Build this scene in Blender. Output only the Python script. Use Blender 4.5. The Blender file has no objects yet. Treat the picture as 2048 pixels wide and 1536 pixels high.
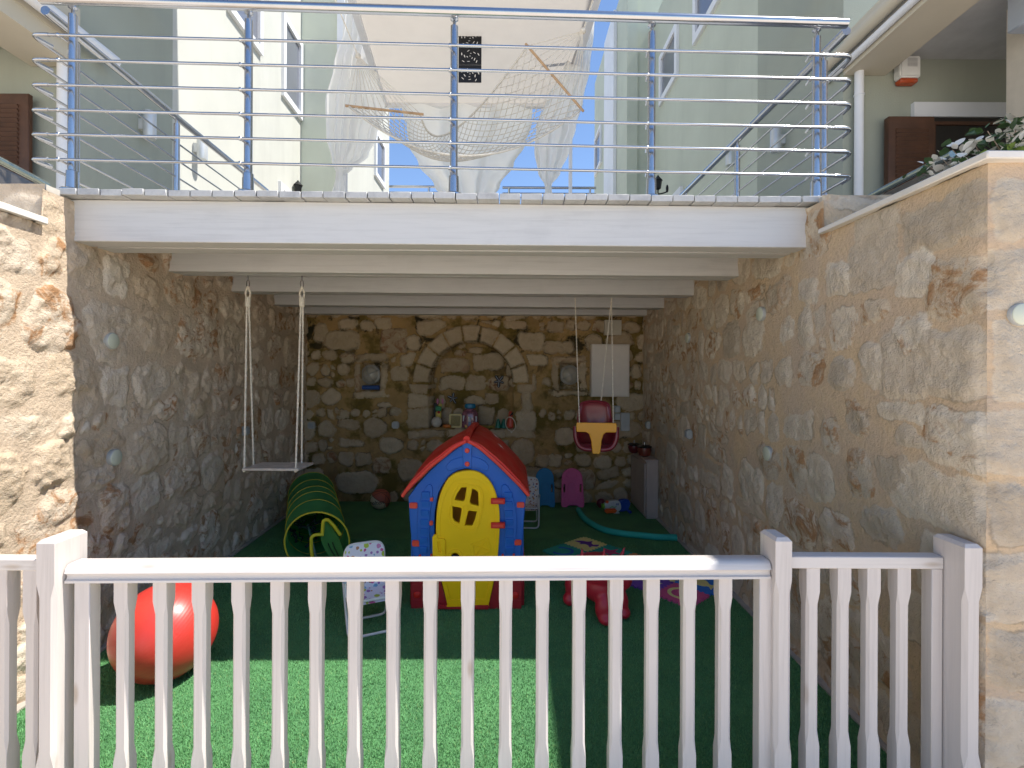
import bpy, bmesh, math, random
import numpy as np
from mathutils import Vector, Matrix

random.seed(7)
np.random.seed(7)
sc = bpy.context.scene
COL = sc.collection
R = math.radians
PI = math.pi

# ------------------------------------------------------------------ camera
CAMH, FPX, VPX, VPY, ROLL = 1.62, 990.0, 1024.0, 745.0, 0.0045
cd = bpy.data.cameras.new('camera')
cam = bpy.data.objects.new('camera', cd)
COL.objects.link(cam)
cd.sensor_width = 36.0
cd.lens = FPX / 2048 * 36
cd.shift_y = -(768 - VPY) / 2048
cd.clip_start = 0.05
cd.clip_end = 3000
cam.matrix_world = Matrix.Translation((0, 0, CAMH)) @ Matrix.Rotation(PI / 2, 4, 'X') @ Matrix.Rotation(ROLL, 4, 'Z')
sc.camera = cam

# ------------------------------------------------------------------ world, sun, exposure
SUN = Vector((0.59, -0.035, 1.0)).normalized()      # towards the sun
world = bpy.data.worlds.new('World')
sc.world = world
world.use_nodes = True
wn = world.node_tree
for n in list(wn.nodes):
    wn.nodes.remove(n)
sky = wn.nodes.new('ShaderNodeTexSky')
sky.sky_type = 'NISHITA'
sky.sun_disc = False
sky.sun_elevation = math.asin(SUN.z)
sky.sun_rotation = math.atan2(SUN.x, SUN.y)
sky.altitude = 1500
sky.air_density = 1.0
sky.dust_density = 0.2
sky.ozone_density = 3.2
bg = wn.nodes.new('ShaderNodeBackground')
bg.inputs['Strength'].default_value = 0.1
wo = wn.nodes.new('ShaderNodeOutputWorld')
wn.links.new(sky.outputs[0], bg.inputs[0])
wn.links.new(bg.outputs[0], wo.inputs[0])

sl = bpy.data.lights.new('sun', 'SUN')
sl.energy = 3.25
sl.angle = R(0.55)
sl.color = (1.0, 0.955, 0.88)
so = bpy.data.objects.new('sun', sl)
so.rotation_euler = SUN.to_track_quat('Z', 'Y').to_euler()
so.location = (3, -3, 12)
COL.objects.link(so)

sc.view_settings.view_transform = 'Standard'
sc.view_settings.look = 'None'
sc.view_settings.exposure = 1.33
sc.view_settings.gamma = 1.0
sc.render.engine = 'CYCLES'
sc.cycles.max_bounces = 10
sc.cycles.diffuse_bounces = 8
sc.cycles.transparent_max_bounces = 16

# ------------------------------------------------------------------ measuring helpers (photo pixel + depth -> metres)
def ray(px, py):
    dx, dy = px - VPX, py - VPY
    return (dx + ROLL * dy) / FPX, -(dy - ROLL * dx) / FPX
def P(px, py, Y):
    a, b = ray(px, py)
    return Vector((a * Y, Y, CAMH + b * Y))
def G(px, py, z=0.0):
    a, b = ray(px, py)
    Y = (z - CAMH) / b
    return Vector((a * Y, Y, z))
def W(px, py, x0, y0, k):
    """hit on a vertical wall plane x = x0 + k*(y-y0)"""
    a, b = ray(px, py)
    Y = (x0 - k * y0) / (a - k)
    return Vector((a * Y, Y, CAMH + b * Y))
LWALL = (-2.37, 2.3, -0.054)
RWALL = (1.645, 1.7, 0.0)
def WL(px, py): return W(px, py, *LWALL)
def WR(px, py): return W(px, py, *RWALL)
def lwx(y): return LWALL[0] + LWALL[2] * (y - LWALL[1])
BACKY = 6.2
DECKZ = 2.59

# ------------------------------------------------------------------ objects
def tag(o, label=None, cat=None, group=None, kind=None):
    if label: o['label'] = label
    if cat: o['category'] = cat
    if group: o['group'] = group
    if kind: o['kind'] = kind
    return o
def thing(name, label, cat, loc=(0, 0, 0), rz=0.0, group=None):
    o = bpy.data.objects.new(name, None)
    COL.objects.link(o)
    o.location = loc
    o.rotation_euler = (0, 0, rz)
    o.empty_display_size = 0.1
    return tag(o, label, cat, group)
def kids(o):
    return [c for c in bpy.data.objects if c.parent == o]
def copy_tree(o, parent=None, label=None):
    c = o.copy()
    COL.objects.link(c)
    c.parent = parent
    if label: c['label'] = label
    for ch in kids(o):
        copy_tree(ch, c)
    return c

class MB:
    def __init__(s):
        s.v, s.f = [], []
    def add(s, vs, fs):
        o = len(s.v)
        s.v.extend([tuple(p) for p in vs])
        s.f.extend([tuple(i + o for i in f) for f in fs])
        return s
    def box(s, c, d, rz=0.0, M=None):
        hx, hy, hz = d[0] / 2, d[1] / 2, d[2] / 2
        vs = [Vector((x, y, z)) for x in (-hx, hx) for y in (-hy, hy) for z in (-hz, hz)]
        T = M if M is not None else Matrix.Rotation(rz, 3, 'Z')
        vs = [T @ p + Vector(c) for p in vs]
        return s.add(vs, [(0, 1, 3, 2), (4, 6, 7, 5), (0, 4, 5, 1), (2, 3, 7, 6), (0, 2, 6, 4), (1, 5, 7, 3)])
    def bb(s, x0, x1, y0, y1, z0, z1):
        return s.box(((x0 + x1) / 2, (y0 + y1) / 2, (z0 + z1) / 2), (x1 - x0, y1 - y0, z1 - z0))
    def prism(s, pts, a, axis='y'):
        """polygon pts (2D) extruded from a[0] to a[1] along axis"""
        n = len(pts)
        def m(p, t):
            return (p[0], t, p[1]) if axis == 'y' else ((t, p[0], p[1]) if axis == 'x' else (p[0], p[1], t))
        vs = [m(p, a[0]) for p in pts] + [m(p, a[1]) for p in pts]
        fs = [tuple(range(n)), tuple(range(2 * n - 1, n - 1, -1))]
        fs += [(i, (i + 1) % n, (i + 1) % n + n, i + n) for i in range(n)]
        return s.add(vs, fs)
    def tube(s, path, r, n=8, closed=False, caps=True):
        path = [Vector(p) for p in path]
        m = len(path)
        rr = r if hasattr(r, '__len__') else [r] * m
        T = []
        for i in range(m):
            a = path[(i - 1) % m] if (closed or i > 0) else path[i]
            b = path[(i + 1) % m] if (closed or i < m - 1) else path[i]
            t = (b - a)
            T.append(t.normalized() if t.length > 1e-9 else Vector((0, 0, 1)))
        up = Vector((0, 0, 1)) if abs(T[0].z) < 0.9 else Vector((1, 0, 0))
        N = (up - T[0] * up.dot(T[0])).normalized()
        vs = []
        for i in range(m):
            N = N - T[i] * N.dot(T[i])
            N = N.normalized() if N.length > 1e-6 else T[i].orthogonal().normalized()
            B = T[i].cross(N)
            for k in range(n):
                a = 2 * PI * k / n
                vs.append(path[i] + (N * math.cos(a) + B * math.sin(a)) * rr[i])
        fs = []
        for i in range(m if closed else m - 1):
            j = (i + 1) % m
            for k in range(n):
                l = (k + 1) % n
                fs.append((i * n + k, i * n + l, j * n + l, j * n + k))
        if caps and not closed:
            fs.append(tuple(range(n - 1, -1, -1)))
            fs.append(tuple((m - 1) * n + k for k in range(n)))
        return s.add(vs, fs)
    def lathe(s, prof, c=(0, 0, 0), n=24, M=None):
        """profile of (r,z) about the local z axis"""
        c = Vector(c)
        vs = []
        for r_, z_ in prof:
            for k in range(n):
                a = 2 * PI * k / n
                p = Vector((max(r_, 1e-4) * math.cos(a), max(r_, 1e-4) * math.sin(a), z_))
                vs.append((M @ p if M is not None else p) + c)
        fs = []
        for i in range(len(prof) - 1):
            for k in range(n):
                l = (k + 1) % n
                fs.append((i * n + k, i * n + l, (i + 1) * n + l, (i + 1) * n + k))
        fs.append(tuple(range(n - 1, -1, -1)))
        fs.append(tuple((len(prof) - 1) * n + k for k in range(n)))
        return s.add(vs, fs)
    def ball(s, c, r, n=20, m=12, sc3=(1, 1, 1)):
        c = Vector(c)
        vs, fs = [], []
        for i in range(1, m):
            t = PI * i / m
            for k in range(n):
                a = 2 * PI * k / n
                vs.append(c + Vector((r * sc3[0] * math.sin(t) * math.cos(a), r * sc3[1] * math.sin(t) * math.sin(a), r * sc3[2] * math.cos(t))))
        for i in range(m - 2):
            for k in range(n):
                l = (k + 1) % n
                fs.append((i * n + k, (i + 1) * n + k, (i + 1) * n + l, i * n + l))
        vs += [c + Vector((0, 0, r * sc3[2])), c - Vector((0, 0, r * sc3[2]))]
        a, b = len(vs) - 2, len(vs) - 1
        for k in range(n):
            l = (k + 1) % n
            fs.append((a, k, l))
            fs.append((b, (m - 2) * n + l, (m - 2) * n + k))
        return s.add(vs, fs)
    def build(s, name, mat, parent=None, at=None, bevel=0.0, smooth=True, local=False, seg=1, ang=38):
        off = Vector((0, 0, 0))
        if parent is not None and not local:
            off = Vector(parent.location)
            q = parent.parent
            while q is not None:
                off += Vector(q.location); q = q.parent
        if at is not None: off = Vector(at)
        me = bpy.data.meshes.new(name)
        me.from_pydata([(p[0] - off.x, p[1] - off.y, p[2] - off.z) for p in s.v], [], s.f)
        bm = bmesh.new()
        bm.from_mesh(me)
        bmesh.ops.recalc_face_normals(bm, faces=bm.faces)
        if bevel > 0:
            es = [e for e in bm.edges if len(e.link_faces) == 2 and e.calc_face_angle(0) > R(30)]
            bmesh.ops.bevel(bm, geom=es, offset=bevel, segments=seg, affect='EDGES', clamp_overlap=True)
        bm.to_mesh(me)
        bm.free()
        return finish(name, me, mat, parent, at, smooth, ang)
def finish(name, me, mat, parent=None, at=None, smooth=True, ang=38):
    if smooth:
        me.polygons.foreach_set('use_smooth', [True] * len(me.polygons))
        try: me.set_sharp_from_angle(angle=R(ang))
        except Exception: pass
    if mat is not None: me.materials.append(mat)
    o = bpy.data.objects.new(name, me)
    COL.objects.link(o)
    if parent is not None: o.parent = parent
    if at is not None: o.location = at
    return o

def plate(name, loops, mat, parent, y=0.0, th=0.02, bevel=0.004, M=None, local=True):
    """flat board with holes: loops of (x,z), first outer then holes; thickness runs along local y, front at y"""
    cu = bpy.data.curves.new('tmp', 'CURVE')
    cu.dimensions = '2D'
    cu.fill_mode = 'BOTH'
    cu.extrude = max(th / 2 - bevel, 0.0005)
    cu.bevel_depth = bevel
    cu.bevel_resolution = 1
    for lp in loops:
        sp = cu.splines.new('POLY')
        sp.points.add(len(lp) - 1)
        for i, p in enumerate(lp): sp.points[i].co = (p[0], p[1], 0, 1)
        sp.use_cyclic_u = True
    ob = bpy.data.objects.new('tmp', cu)
    COL.objects.link(ob)
    dg = bpy.context.evaluated_depsgraph_get()
    me = bpy.data.meshes.new_from_object(ob.evaluated_get(dg))
    bpy.data.objects.remove(ob)
    bpy.data.curves.remove(cu)
    T = Matrix(((1, 0, 0, 0), (0, 0, -1, y + th / 2), (0, 1, 0, 0), (0, 0, 0, 1)))
    if M is not None: T = M @ T
    me.transform(T)
    me.materials.clear()
    return finish(name, me, mat, parent, smooth=True, ang=30)

def text_mesh(txt, size, th=0.001):
    cu = bpy.data.curves.new('tmp', 'FONT')
    cu.body = txt
    cu.size = size
    cu.align_x = 'CENTER'
    cu.align_y = 'CENTER'
    cu.extrude = th
    cu.offset = 0.0
    ob = bpy.data.objects.new('tmp', cu)
    COL.objects.link(ob)
    dg = bpy.context.evaluated_depsgraph_get()
    me = bpy.data.meshes.new_from_object(ob.evaluated_get(dg))
    bpy.data.objects.remove(ob)
    me.materials.clear()
    return me

def ell(cx, cz, rx, rz_, n=32, a0=0, a1=2 * PI, rot=0):
    out = []
    full = abs(a1 - a0 - 2 * PI) < 1e-6
    for i in range(n if full else n + 1):
        a = a0 + (a1 - a0) * i / n
        x, z = rx * math.cos(a), rz_ * math.sin(a)
        out.append((cx + x * math.cos(rot) - z * math.sin(rot), cz + x * math.sin(rot) + z * math.cos(rot)))
    return out
def rrect(x0, x1, z0, z1, r, n=5):
    pts = []
    for cx, cz, a in ((x1 - r, z1 - r, 0), (x0 + r, z1 - r, PI / 2), (x0 + r, z0 + r, PI), (x1 - r, z0 + r, 1.5 * PI)):
        for i in range(n + 1):
            t = a + PI / 2 * i / n
            pts.append((cx + r * math.cos(t), cz + r * math.sin(t)))
    return pts
def smooth_loop(pts, k=4, closed=True):
    """Catmull-Rom through the points"""
    n = len(pts)
    out = []
    rng = range(n) if closed else range(n - 1)
    for i in rng:
        p = [pts[(i + d) % n] if closed else pts[min(max(i + d, 0), n - 1)] for d in (-1, 0, 1, 2)]
        for j in range(k):
            t = j / k
            out.append(tuple(0.5 * ((2 * p[1][c]) + (-p[0][c] + p[2][c]) * t + (2 * p[0][c] - 5 * p[1][c] + 4 * p[2][c] - p[3][c]) * t * t
                       + (-p[0][c] + 3 * p[1][c] - 3 * p[2][c] + p[3][c]) * t ** 3) for c in range(len(pts[0]))))
    if not closed: out.append(tuple(pts[-1]))
    return out

# ------------------------------------------------------------------ materials
class NT:
    def __init__(s, name):
        s.m = bpy.data.materials.new(name)
        s.m.use_nodes = True
        s.t = s.m.node_tree
        s.b = s.t.nodes['Principled BSDF']
        s.o = s.t.nodes['Material Output']
    def n(s, typ, **kw):
        nd = s.t.nodes.new(typ)
        for k, v in kw.items():
            if k in nd.inputs.keys(): nd.inputs[k].default_value = v
            else: setattr(nd, k, v)
        return nd
    def l(s, a, b): s.t.links.new(a, b)
    def coord(s, kind='Object'):
        return s.n('ShaderNodeTexCoord').outputs[kind]
    def noise(s, vec, scale, detail=3, rough=0.55, dist=0.0, mapscale=None):
        if mapscale:
            mp = s.n('ShaderNodeMapping'); mp.inputs['Scale'].default_value = mapscale
            s.l(vec, mp.inputs['Vector']); vec = mp.outputs[0]
        nd = s.n('ShaderNodeTexNoise', Scale=scale, Detail=detail, Roughness=rough, Distortion=dist)
        s.l(vec, nd.inputs['Vector'])
        return nd.outputs['Fac']
    def ramp(s, fac, stops, interp='LINEAR'):
        nd = s.n('ShaderNodeValToRGB')
        nd.color_ramp.interpolation = interp
        e = nd.color_ramp.elements
        while len(e) < len(stops): e.new(0.5)
        for i, (p, c) in enumerate(stops):
            e[i].position = p
            e[i].color = tuple(c) + (1,) if hasattr(c, '__len__') else (c, c, c, 1)
        s.l(fac, nd.inputs[0])
        return nd.outputs[0]
    def mix(s, fac, a, b, mode='MIX'):
        nd = s.n('ShaderNodeMix', data_type='RGBA', blend_type=mode)
        for v, i in ((fac, 0), (a, 6), (b, 7)):
            if hasattr(v, 'links'): s.l(v, nd.inputs[i])
            elif i == 0: nd.inputs[0].default_value = v
            else: nd.inputs[i].default_value = tuple(v) + (1,)
        return nd.outputs[2]
    def math(s, op, a, b=None, c=None, clamp=False):
        nd = s.n('ShaderNodeMath', operation=op, use_clamp=clamp)
        for i, v in enumerate((a, b, c)):
            if v is None: continue
            if hasattr(v, 'links'): s.l(v, nd.inputs[i])
            else: nd.inputs[i].default_value = v
        return nd.outputs[0]
    def mapr(s, v, a, b, c=0.0, d=1.0):
        nd = s.n('ShaderNodeMapRange')
        nd.interpolation_type = 'SMOOTHSTEP'
        for i, x in ((1, a), (2, b), (3, c), (4, d)): nd.inputs[i].default_value = x
        s.l(v, nd.inputs[0])
        return nd.outputs[0]
    def bump(s, h, strength=0.4, dist=0.01):
        nd = s.n('ShaderNodeBump', Strength=strength, Distance=dist)
        s.l(h, nd.inputs['Height'])
        s.l(nd.outputs[0], s.b.inputs['Normal'])
        return nd
MATS = {}
def mat(name, col, rough=0.5, metal=0.0, var=0.06, scale=6.0, bump=0.0, bscale=60.0, spec=0.5, grain=None, trans=0.0, coat=0.0, rvar=0.0):
    if name in MATS: return MATS[name]
    t = NT(name)
    co = t.coord()
    f = t.noise(co, scale, 4)
    a = tuple(max(0, c * (1 - var * 1.6)) for c in col)
    b = tuple(min(1, c * (1 + var * 1.2)) for c in col)
    base = t.ramp(f, [(0.3, a), (0.7, b)])
    if name.endswith('_render'):
        st_ = t.mapr(t.noise(co, 1.0, 5, 0.65, mapscale=(3.5, 3.5, 0.35)), 0.50, 0.72, 0, 0.16)
        base = t.mix(st_, base, tuple(c * 0.62 for c in col))
        base = t.mix(t.mapr(t.noise(co, 0.9, 5, 0.6), 0.45, 0.7, 0, 0.12), base, tuple(c * 0.75 for c in col))
    t.l(base, t.b.inputs['Base Color'])
    t.b.inputs['Roughness'].default_value = rough
    if rvar: t.l(t.mapr(t.noise(co, scale * 2.3, 4), 0.3, 0.7, max(0, rough - rvar), min(1, rough + rvar)), t.b.inputs['Roughness'])
    t.b.inputs['Metallic'].default_value = metal
    t.b.inputs['Specular IOR Level'].default_value = spec
    if coat: t.b.inputs['Coat Weight'].default_value = coat
    if trans: t.b.inputs['Transmission Weight'].default_value = trans
    if bump: t.bump(t.noise(co, bscale, 4, mapscale=grain), bump, 0.01)
    MATS[name] = t.m
    return t.m
def wood_white(name, col, axis, knots=True, worn=0.0):
    """white stained timber: long grain along one axis, faint knots"""
    t = NT(name)
    co = t.coord()
    ms = {'x': (1.2, 28, 28), 'y': (28, 1.2, 28), 'z': (28, 28, 1.2)}[axis]
    g = t.noise(co, 1.6, 5, 0.65, 0.6, mapscale=ms)
    c = t.ramp(g, [(0.25, tuple(x * 0.86 for x in col)), (0.5, col), (0.75, tuple(min(1, x * 1.04) for x in col))])
    if knots:
        mp = t.n('ShaderNodeMapping'); mp.inputs['Scale'].default_value = {'x': (3, 11, 11), 'y': (11, 3, 11), 'z': (11, 11, 3.2)}[axis]
        t.l(co, mp.inputs['Vector'])
        v = t.n('ShaderNodeTexVoronoi', Scale=1.0, Randomness=1.0); t.l(mp.outputs[0], v.inputs['Vector'])
        k = t.mapr(v.outputs['Distance'], 0.05, 0.17, 0.75, 0.0)
        gate = t.mapr(t.noise(co, 2.2, 1), 0.47, 0.56)
        c = t.mix(t.math('MULTIPLY', k, gate), c, (col[0] * 0.62, col[1] * 0.53, col[2] * 0.42))
    if worn:
        c = t.mix(t.mapr(t.noise(co, 3.0, 5, 0.7), 0.5, 0.68, 0, worn), c, (0.24, 0.24, 0.25))
    t.l(c, t.b.inputs['Base Color'])
    t.b.inputs['Roughness'].default_value = 0.5
    t.bump(g, 0.25, 0.004)
    return t.m

def stone_mat(name, stones, mortar, rust, rust_amt, moss=0.0, dark=1.0, mortar2=None):
    t = NT(name)
    co = t.coord()
    at = t.n('ShaderNodeAttribute', attribute_name='ed'); ed = at.outputs['Fac']
    ar = t.n('ShaderNodeAttribute', attribute_name='rnd')
    sep = t.n('ShaderNodeSeparateColor'); t.l(ar.outputs['Color'], sep.inputs[0])
    n1 = t.noise(co, 3.0, 4)
    n2 = t.noise(co, 14.0, 6, 0.65)
    n3 = t.noise(co, 60.0, 6, 0.7)
    wob = t.math('MULTIPLY', t.math('SUBTRACT', t.noise(co, 30.0, 4, 0.6), 0.5), 0.03)
    e2 = t.math('ADD', ed, wob)
    mask = t.mapr(e2, -0.005, 0.006)
    n = len(stones)
    c = t.ramp(sep.outputs[0], [(i / (n - 1), s_) for i, s_ in enumerate(stones)])
    c = t.mix(t.mapr(n2, 0.3, 0.72, 0, 0.7), c, t.mix(1.0, c, (0.82, 0.78, 0.74), 'MULTIPLY'))
    c = t.mix(t.mapr(n3, 0.5, 0.8, 0, 0.5), c, (0.62, 0.58, 0.52))
    c = t.mix(t.mapr(t.noise(co, 26, 5, 0.7, 1.2), 0.62, 0.70, 0, 0.3), c, (0.20, 0.165, 0.13))
    rg = t.math('MULTIPLY', t.mapr(t.noise(co, 7.5, 6, 0.7, 0.8), 0.47, 0.62), t.mapr(sep.outputs[1], 1.0 - rust_amt, 1.0 - rust_amt + 0.1))
    c = t.mix(t.math('MULTIPLY', rg, 0.95), c, rust)
    m2 = mortar2 or tuple(x * 0.82 for x in mortar)
    mc = t.mix(t.mapr(n1, 0.35, 0.65), mortar, m2)
    mc = t.mix(t.mapr(n3, 0.45, 0.75, 0, 0.25), mc, (0.30, 0.22, 0.14))
    col = t.mix(mask, mc, c)
    # thin dark line where stone and joint meet
    line = t.math('MULTIPLY', t.mapr(e2, -0.009, 0.0), t.mapr(e2, 0.0, 0.009, 1, 0))
    gate = t.mapr(t.noise(co, 4.0, 4, 0.6), 0.5, 0.62, 0.0, 0.40 + moss * 0.45)
    col = t.mix(t.math('MULTIPLY', line, gate), col, (0.13, 0.10, 0.07))
    if moss:
        joint = t.mapr(e2, 0.012, -0.006)
        mn = t.mapr(t.noise(co, 2.6, 5, 0.65), 0.46, 0.60)
        col = t.mix(t.math('MULTIPLY', t.math('MULTIPLY', joint, mn), 0.85 * moss), col, (0.13, 0.095, 0.015))
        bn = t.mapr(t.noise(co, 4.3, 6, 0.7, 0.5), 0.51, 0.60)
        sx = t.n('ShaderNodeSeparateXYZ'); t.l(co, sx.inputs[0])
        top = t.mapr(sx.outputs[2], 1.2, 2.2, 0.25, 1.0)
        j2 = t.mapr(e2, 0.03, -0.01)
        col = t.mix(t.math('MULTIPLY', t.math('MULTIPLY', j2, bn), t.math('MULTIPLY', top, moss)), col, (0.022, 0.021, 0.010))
        gn = t.mapr(t.noise(co, 5.1, 5, 0.7), 0.60, 0.68)
        rx = t.mapr(sx.outputs[0], 0.3, 1.0, 0.1, 0.8)
        col = t.mix(t.math('MULTIPLY', t.math('MULTIPLY', j2, gn), rx), col, (0.05, 0.065, 0.012))
    t.l(col, t.b.inputs['Base Color'])
    t.b.inputs['Roughness'].default_value = 0.88
    t.b.inputs['Specular IOR Level'].default_value = 0.25
    h = t.math('MULTIPLY', t.mapr(e2, -0.01, 0.04, 0.15, 1.0), t.math('SUBTRACT', t.math('ADD', t.math('MULTIPLY', t.noise(co, 34.0, 8, 0.72, 0.6), 1.0), t.math('MULTIPLY', n2, 1.2)), 1.1))
    h = t.math('ADD', h, t.math('MULTIPLY', n3, 0.75))
    t.bump(h, 0.85, 0.022)
    return t.m

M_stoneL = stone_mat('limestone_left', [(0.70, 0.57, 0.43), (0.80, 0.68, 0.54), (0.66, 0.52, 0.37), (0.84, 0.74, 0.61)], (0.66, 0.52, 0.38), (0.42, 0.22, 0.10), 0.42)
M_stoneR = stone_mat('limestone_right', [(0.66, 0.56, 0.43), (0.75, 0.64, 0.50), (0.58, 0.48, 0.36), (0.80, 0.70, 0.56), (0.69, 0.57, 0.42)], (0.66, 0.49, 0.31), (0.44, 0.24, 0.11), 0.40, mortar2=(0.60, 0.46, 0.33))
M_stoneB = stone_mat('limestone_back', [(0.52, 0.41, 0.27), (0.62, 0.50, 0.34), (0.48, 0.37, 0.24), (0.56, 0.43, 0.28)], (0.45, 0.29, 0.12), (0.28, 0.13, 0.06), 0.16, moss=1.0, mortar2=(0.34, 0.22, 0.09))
M_white_z = wood_white('white_stained_timber_upright', (0.545, 0.495, 0.462), 'z')
M_white_x = wood_white('white_stained_timber_rail', (0.57, 0.53, 0.50), 'x')
M_beam = wood_white('white_painted_beam', (0.56, 0.555, 0.545), 'x', knots=False, worn=0.08)
M_deck = wood_white('weathered_white_decking', (0.46, 0.46, 0.455), 'y', knots=False, worn=0.6)
M_steel = mat('brushed_steel', (0.47, 0.48, 0.50), 0.22, 1.0, 0.04, 8)
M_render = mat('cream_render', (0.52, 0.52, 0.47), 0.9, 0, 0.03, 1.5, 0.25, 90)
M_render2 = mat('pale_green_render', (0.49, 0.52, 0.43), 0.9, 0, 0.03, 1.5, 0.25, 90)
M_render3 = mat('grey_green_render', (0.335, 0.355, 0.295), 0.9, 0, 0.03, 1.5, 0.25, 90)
M_soffit = mat('beige_soffit_paint', (0.52, 0.47, 0.37), 0.8, 0, 0.03, 2, 0.1)
M_trim = mat('white_trim_paint', (0.70, 0.71, 0.73), 0.6, 0, 0.03, 3)
M_glass = mat('dark_window_glass', (0.16, 0.17, 0.20), 0.12, 0, 0.05, 2, spec=0.8)
M_brown = mat('brown_shutter_wood', (0.085, 0.036, 0.018), 0.55, 0, 0.15, 9, 0.2, 40)
M_black = mat('black_metal', (0.018, 0.018, 0.020), 0.45, 0.6)
M_rope = mat('cream_rope', (0.68, 0.62, 0.52), 0.85, 0, 0.12, 60, 0.5, 200)
M_marble = mat('pale_marble_coping', (0.68, 0.64, 0.58), 0.45, 0, 0.06, 5, 0.1)

# ------------------------------------------------------------------ numpy noise and masonry fields
def vnoise(x, y, seed=0):
    rs = np.random.RandomState(seed)
    tab = rs.rand(256, 256)
    xi, yi = np.floor(x).astype(int), np.floor(y).astype(int)
    fx, fy = x - xi, y - yi
    fx, fy = fx * fx * (3 - 2 * fx), fy * fy * (3 - 2 * fy)
    a, b = tab[xi % 256, yi % 256], tab[(xi + 1) % 256, yi % 256]
    c, d = tab[xi % 256, (yi + 1) % 256], tab[(xi + 1) % 256, (yi + 1) % 256]
    return a * (1 - fx) * (1 - fy) + b * fx * (1 - fy) + c * (1 - fx) * fy + d * fx * fy
def fbm(x, y, seed=0, o=4, g=0.5):
    s, a, t = 0, 1.0, 0
    for i in range(o):
        s = s + a * vnoise(x * 2 ** i + 17.3 * i, y * 2 ** i + 9.1 * i, seed + i)
        t += a
        a *= g
    return s / t
def layout(u0, u1, v0, v1, hr, ar, gap, seed, fixed=(), jit=0.12, cl=(0.88, 0.86)):
    rnd = random.Random(seed)
    st = [tuple(f) for f in fixed]
    def clash(cu, cv, w, h):
        return any(abs(cu - f[0]) < (w / 2 + f[2]) * cl[0] and abs(cv - f[1]) < (h / 2 + f[3]) * cl[1] for f in fixed)
    v = v0 - 0.04
    while v < v1:
        h = rnd.uniform(*hr)
        u = u0 - rnd.uniform(0, 0.2)
        while u < u1:
            w = h * rnd.uniform(*ar)
            parts = []
            if h > (hr[0] + hr[1]) / 2 and w > 0.2 and rnd.random() < 0.22:
                k = rnd.uniform(0.38, 0.62)
                parts = [(u, v, w, h * k), (u, v + h * k, w, h * (1 - k))]
            elif rnd.random() < 0.18 and w > h * 1.1:
                k = rnd.uniform(0.3, 0.4)
                parts = [(u, v, w * (1 - k), h), (u + w * (1 - k), v, w * k, h * 0.5), (u + w * (1 - k), v + h * 0.5, w * k, h * 0.5)]
            else:
                parts = [(u, v, w, h)]
            for a, b, c, d in parts:
                g = gap * rnd.uniform(0.55, 1.5)
                cu, cv = a + c / 2 + rnd.uniform(-jit, jit) * 0.1, b + d / 2 + rnd.uniform(-jit, jit) * 0.15
                if not clash(cu, cv, c, d):
                    st.append((cu, cv, max(c / 2 - g, 0.03), max(d / 2 - g, 0.025), rnd.uniform(-0.2, 0.2), rnd.choice((1.8, 2.2, 2.8, 3.5, 5.0))))
            u += w
        v += h
    return st
def field(U, V, stones, seed, warp=0.03):
    wu = (fbm(U * 5, V * 5, seed, 4, 0.55) - 0.5) * warp * 2.2 + (fbm(U * 22, V * 22, seed + 9, 3) - 0.5) * warp * 0.7
    wv = (fbm(U * 5, V * 5, seed + 40, 4, 0.55) - 0.5) * warp * 2.2 + (fbm(U * 22, V * 22, seed + 49, 3) - 0.5) * warp * 0.7
    u, v = U + wu, V + wv
    best = np.full(U.shape, 1e3)
    idx = np.zeros(U.shape, int)
    for i, s in enumerate(stones):
        cu, cv, a, b = s[:4]
        rot = s[4] if len(s) > 4 else 0
        p = s[5] if len(s) > 5 else 4
        m = (np.abs(u - cu) < a + 0.22) & (np.abs(v - cv) < b + 0.22)
        if not m.any(): continue
        du, dv = u[m] - cu, v[m] - cv
        x = du * math.cos(rot) + dv * math.sin(rot)
        y = -du * math.sin(rot) + dv * math.cos(rot)
        f = ((np.abs(x) / a) ** p + (np.abs(y) / b) ** p) ** (1 / p)
        d = (f - 1) * min(a, b)
        bm_ = best[m]; im = idx[m]
        k = d < bm_
        bm_[k] = d[k]; im[k] = i
        best[m] = bm_; idx[m] = im
    return -best, idx
def sstep(x, a, b):
    t = np.clip((x - a) / (b - a), 0, 1)
    return t * t * (3 - 2 * t)
def grid_mesh(name, pos, ed, idx, seed, nstones):
    """pos: (nu,nv,3)"""
    nu, nv = pos.shape[:2]
    me = bpy.data.meshes.new(name)
    ii = np.arange(nu * nv).reshape(nu, nv)
    q = np.stack([ii[:-1, :-1], ii[1:, :-1], ii[1:, 1:], ii[:-1, 1:]], -1).reshape(-1, 4)
    me.vertices.add(nu * nv)
    me.vertices.foreach_set('co', pos.reshape(-1).astype(np.float32))
    me.loops.add(q.size)
    me.loops.foreach_set('vertex_index', q.reshape(-1).astype(np.int32))
    me.polygons.add(len(q))
    me.polygons.foreach_set('loop_start', np.arange(0, q.size, 4, dtype=np.int32))
    me.polygons.foreach_set('use_smooth', np.ones(len(q), bool))
    me.update(calc_edges=True)
    a = me.attributes.new('ed', 'FLOAT', 'POINT')
    a.data.foreach_set('value', np.clip(ed, -0.2, 0.2).reshape(-1).astype(np.float32))
    rs = np.random.RandomState(seed)
    tab = rs.rand(nstones + 1, 4); tab[:, 3] = 1
    c = me.attributes.new('rnd', 'FLOAT_COLOR', 'POINT')
    c.data.foreach_set('color', tab[idx.reshape(-1)].reshape(-1).astype(np.float32))
    return me
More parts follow.
